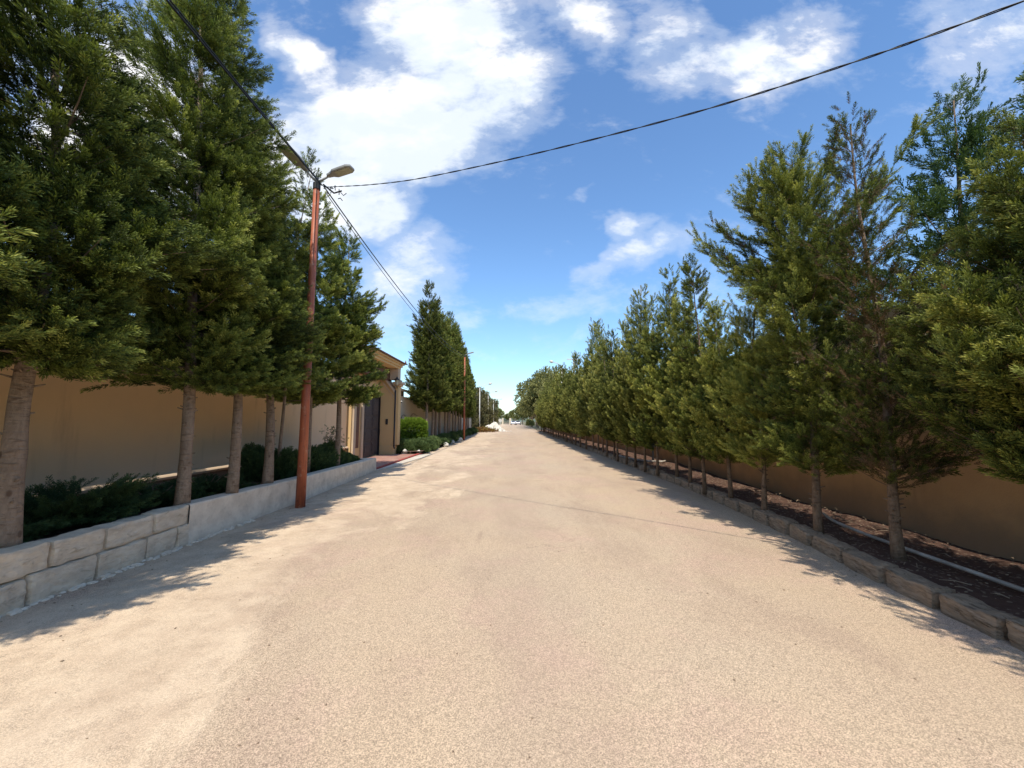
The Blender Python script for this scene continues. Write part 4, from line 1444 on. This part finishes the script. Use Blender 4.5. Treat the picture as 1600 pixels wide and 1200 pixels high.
def juniper(seed, rx, ry, rz, n=90):
    """spreading juniper: arching arms clothed in sprays"""
    r = np.random.RandomState(seed)
    P_, D_, N_, S_, T_ = [], [], [], [], []
    for k in range(n):
        a = r.uniform(0, 6.28)
        el = R(r.uniform(8, 62))
        L = r.uniform(0.6, 1.08)
        ns = 15
        s = r.uniform(0.15, 1, ns)
        s[0] = 1
        dx, dy = math.cos(a) * rx, math.sin(a) * ry
        z = rz * 1.25 * math.sin(el) * L * (s * 1.25 - 0.35 * s * s) / 0.9 + 0.03
        c = math.cos(el) ** 0.6
        P_.append(np.stack([dx * L * s * c, dy * L * s * c, z], 1) + r.normal(0, .02, (ns, 3)))
        t = unit(np.array([[dx * c, dy * c, rz * math.sin(el) * 0.7]])).repeat(ns, 0)
        side = unit(np.cross(t, np.array([[0, 0, 1.0]])))
        ph = r.uniform(-0.8, 0.8, ns)
        ph[0] = 0
        D_.append(t * np.cos(ph)[:, None] + side * np.sin(ph)[:, None] + np.array([0, 0, .15]))
        N_.append(np.array([[0, 0, 1.0]]) + r.normal(0, .5, (ns, 3)))
        S_.append(r.uniform(0.11, 0.2, ns))
        T_.append(np.full(ns, 0.4 + r.normal(0, .12)))
    return foliage_mesh('foliage', M['leaf_dark'], np.concatenate(P_), np.concatenate(D_), np.concatenate(N_), np.concatenate(S_), np.concatenate(T_), 'hi', seed)


shrub('juniper_shrub', (-4.78, 4.30, 0.36), juniper(701, 0.66, 0.55, 0.36, 120), 'spreading dark juniper mounding over the block wall right of the nearest trunk', group='low junipers in the left planter')
shrub('juniper_shrub', (-4.95, 3.55, 0.36), juniper(702, 0.65, 0.55, 0.10, 80), 'low dark juniper hugging the wall base behind the nearest trunk', group='low junipers in the left planter')
shrub('juniper_shrub', (-4.85, 5.35, 0.36), juniper(703, 0.5, 0.55, 0.13, 90), 'low juniper between the second and third left trunks', group='low junipers in the left planter')
shrub('juniper_shrub', (-4.85, 6.25, 0.36), juniper(704, 0.5, 0.5, 0.13, 90), 'low juniper between the third and fourth left trunks', group='low junipers in the left planter')
for k, (x, y, sx, sy, sz, lab) in enumerate([
        (-4.85, 7.65, .50, .42, .56, 'dark dense shrub just left of the red pole'),
        (-4.85, 8.1, .55, .6, .58, 'dark dense shrub directly behind the red pole'),
        (-4.80, 9.1, .55, .65, .56, 'dark dense shrub right of the red pole'),
        (-4.80, 10.2, .5, .6, .48, 'dark dense shrub near the gate end of the planter'),
        (-4.80, 11.1, .45, .45, .16, 'low dark shrub in the corner of the planter by the gate')]):
    me = bush_mesh(720 + k, sx, sy, sz, 1500, 'mid', 0.15, M['leaf_dark'], zc=0.02, up=1.0, rough=0.25, tint0=0.42, fill=0.5)
    shrub('dark_shrub', (x, y, 0.36), me, lab, group='dark shrubs in the left planter')
# thin rose-like bush by the last trunk
r = np.random.RandomState(5)
n = 240
p = np.stack([r.normal(0, .12, n), r.normal(0, .22, n), r.uniform(0.1, 1.0, n)], 1)
me = foliage_mesh('foliage', M['leaf_lav'], p, r.normal(0, 1, (n, 3)), r.normal(0, 1, (n, 3)), r.uniform(.05, .1, n), r.uniform(.2, .8, n), 'mid', 5)
shrub('rose_bush', (-4.75, 10.3, 0.36), me, 'thin straggly bush against the last trunk of the planter', stem=0.5)

shrub('round_shrub', (-5.15, 20.4, 0.1), bush_mesh(740, .74, .72, .66, 2600, 'mid', 0.19, M['leaf_box'], dome=False, zc=0.92, up=0.3, rough=0.06, boxy=0.22, tint0=0.45, fill=0.35),
      'clipped round bright green shrub in front of the pale wall', stem=0.35)
LAV = [bush_mesh(750 + k, .5, .62, .46, 1300, 'mid', 0.20, M['leaf_lav'], up=0.8, rough=0.2, tint0=0.45, fill=0.5) for k in range(2)]
for k, (x, y, s, lab) in enumerate([(-4.85, 17.95, 1.0, 'grey green bush nearest the gatehouse wing'), (-4.35, 18.3, 0.95, 'grey green bush in front of the round shrub'),
                                    (-4.3, 19.3, 1.0, 'grey green bush right of the one in front of the round shrub'), (-4.3, 20.4, .95, 'last sunlit grey green bush before the shaded strip')]):
    shrub('grey_bush', (x, y, 0.12), LAV[k % 2], lab, group='grey green bushes below the round shrub', rz=k * 1.3, scale=(s, s, s))
y = 21.5
k = 0
DKB = bush_mesh(760, .5, .75, .52, 1000, 'mid', 0.22, M['leaf_dark'], up=0.6, rough=0.2, tint0=0.6, fill=0.5)
while y < 50:
    shrub('dark_shrub', (-4.45 - (0.25 if y > 34 else 0) + rnd.uniform(-.08, .05), y, 0.14), DKB, 'one of the low shaded bushes lining the road under the far left cypresses', group='shaded bushes under the far left cypresses',
          rz=k * 2.1, scale=(1, 1, rnd.uniform(.75, 1.1)))
    y += rnd.uniform(1.1, 1.5)
    k += 1
shrub('yellow_bush', (4.6, 92, 0), bush_mesh(770, 1.0, 1.0, 1.3, 500, 'lo', 0.4, M['leaf_e'], zc=0.5, up=0.4, tint0=0.9), 'small yellowish bush at the foot of the far right bare trunk')

# dry plants by the lamp
n = 700
r = np.random.RandomState(9)
p = np.stack([r.normal(0, .8, n), r.normal(0, 1.2, n), r.uniform(0.0, 0.45, n)], 1)
p[:, 2] *= np.exp(-(p[:, 0] / 1.2) ** 2)
me = foliage_mesh('dry_weeds', M['leaf_dry'], p, r.normal(0, .6, (n, 3)) + np.array([0, 0, 1]), r.normal(0, 1, (n, 3)), r.uniform(.15, .4, n), r.uniform(0, 1, n), 'lo', 9)
o = obj('weeds', me, None)
o.location = (-3.75, 53.5, 0.0)
tag(o, 'patch of dry rusty and yellow weeds left of the rubble heap', 'weeds', kind='stuff')

# white painted edging stones on the far left
rnd = random.Random(31)
EDG = [(-4.72, 17.35, .20), (-4.15, 17.62, .17), (-4.50, 17.45, .12), (-3.78, 22.6, .20), (-3.76, 25.2, .21), (-3.80, 28.2, .19), (-3.82, 29.6, .2), (-4.2, 34.5, .22), (-4.25, 38.5, .24), (-4.3, 43, .25), (-4.35, 48, .25)]
EL_ = ['white painted stone at the left end of the red kerb bush bed', 'white painted stone at the right end of the bush bed by the gate', 'smaller white painted stone between two others beside the gate wing',
       'white edging stone first under the shaded bushes', 'white edging stone second under the shaded bushes', 'white edging stone third under the shaded bushes', 'white edging stone just left of the second red pole']
for k, (x, y, s) in enumerate(EDG):
    s *= 0.72
    mb = MB().rock((0, 0, s * 0.8), s, 900 + k, 1.15)
    o = obj('edging_stone', mb, M['white_paint'], bevel=0.015)
    o.location = (x, y, 0)
    tag(o, EL_[k] if k < len(EL_) else 'one of the white edging stones on the left beyond the second red pole', 'stone', 'white painted edging stones')

# ------------------------------------------------------------------ rubble heap, sign, cars, far gate
rub = MB()
rnd = random.Random(41)
for k in range(1500):
    a = rnd.uniform(0, 6.28)
    q = math.sqrt(rnd.random())
    x, y = math.cos(a) * q * 1.85, math.sin(a) * q * 2.0
    z = max(0, 1.45 * (1 - q ** 1.25)) * (0.85 + 0.3 * noise.noise(Vector((x, y, 0))))
    rub.rock((x, y, z + rnd.uniform(-.08, .06)), rnd.uniform(0.05, 0.17), k, 0.8)
for k in range(120):
    rub.rock((rnd.gauss(1.3, .6), rnd.gauss(-1.0, .9), 0.03), rnd.uniform(0.03, 0.09), 5000 + k, 0.7)
o = obj('rubble_pile', rub, M['rubble'])
o.location = (-2.65, 57.8, 0)
tag(o, 'heap of white broken limestone rubble on the left side of the road', 'rubble pile')
rs_ = empty('road_sign', (-1.65, 60.5, 0), 0, 'small white round road sign behind the rubble heap', 'sign')
obj('post', MB().tube([(0, 0, 0), (0, 0, 1.7)], 0.035, 8), M['white_metal'], rs_)
obj('sign_plate', MB().tube([(0, -0.05, 1.6), (0, -0.075, 1.6)], 0.27, 20), M['white_paint'], rs_)


def car(loc, rz, paint, label):
    e = empty('parked_car', loc, rz, label, 'car', 'cars parked at the far end of the road')
    # x across, y along; rear faces the viewer
    pr = [(-2.1, 0.35), (-2.15, 0.75), (-2.05, 1.0), (-1.75, 1.1), (-1.3, 1.55), (0.4, 1.58), (1.1, 1.08), (2.0, 0.92), (2.15, 0.65), (2.1, 0.35)]
    b = MB().prism(pr, 0, -0.86, 0.86)
    bo = obj('body', b, paint, e, bevel=0.08)
    gl = MB()
    gl.quadgrid([[(-0.68, -1.74, 1.13), (0.68, -1.74, 1.13)], [(-0.6, -1.36, 1.52), (0.6, -1.36, 1.52)]])
    gl.quadgrid([[(-0.68, 1.02, 1.16), (0.68, 1.02, 1.16)], [(-0.6, 0.50, 1.54), (0.6, 0.50, 1.54)]])
    for v_ in range(len(gl.v)):
        x, y, z = gl.v[v_]
        gl.v[v_] = (x, y + (-0.02 if y < 0 else 0.02), z + 0.015)
    obj('window', gl, M['glass'], e)
    for s in (-1, 1):
        sw = MB()
        sw.prism([(-1.25, 1.12), (-1.1, 1.48), (0.35, 1.5), (0.85, 1.12)], 0, s * 0.861, s * 0.868)
        obj('side_window', sw, M['glass'], e)
        obj('tail_light', MB().box(s * 0.80 - 0.07, s * 0.80 + 0.04, -2.16, -2.10, 0.78, 0.98), M['red_lamp'], e)
        for yy in (-1.35, 1.35):
            obj('wheel', MB().tube([(s * 0.70, yy, 0.32), (s * 0.89, yy, 0.32)], 0.32, 18), M['tyre'], e)
    obj('bumper', MB().box(-0.84, 0.84, -2.22, -2.155, 0.36, 0.58), M['dark_metal'], e, bevel=0.02)
    return e


car((0.9, 150, 0), R(3), M['car_paint_a'], 'white car parked at the far end of the road, left of the other')
car((3.0, 153, 0), R(-4), M['car_paint_b'], 'silver car parked at the far end of the road, right of the white one')
fg = empty('entrance_gate', (-1.8, 165, 0), 0, 'pale pillars and a grey mesh gate closing the far end of the road', 'gate')
obj('pillar', MB().box(-1.9, -1.3, -0.3, 0.3, 0, 2.8), M['pale_wall'], fg)
obj('pillar', MB().box(1.2, 2.0, -0.3, 0.3, 0, 2.8), M['pale_wall'], fg)
gp = MB()
for k in range(20):
    gp.box(-1.28 + k * 0.124, -1.24 + k * 0.124, -0.03, 0.03, 0.1, 2.2)
gp.box(-1.29, 1.19, -0.05, -0.032, 0.2, 0.3)
gp.box(-1.29, 1.19, -0.05, -0.032, 2.0, 2.1)
obj('gate_panel', gp, M['dark_metal'], fg)

# distant hill
hl = MB()
rows = []
for j in range(9):
    row = []
    for i in range(49):
        x = -700 + 1400 * i / 48
        y = 900 + 260 * j / 8
        z = 26 * math.sin(math.pi * j / 8) * (0.6 + 0.5 * noise.noise(Vector((x * 0.004, y * 0.004, 2)))) - 0.5
        row.append((x, y, z))
    rows.append(row)
hl.quadgrid(rows)
tag(obj('hill', hl, M['hill'], smooth=True), 'low green hill on the horizon at the end of the road', 'hill', kind='structure')
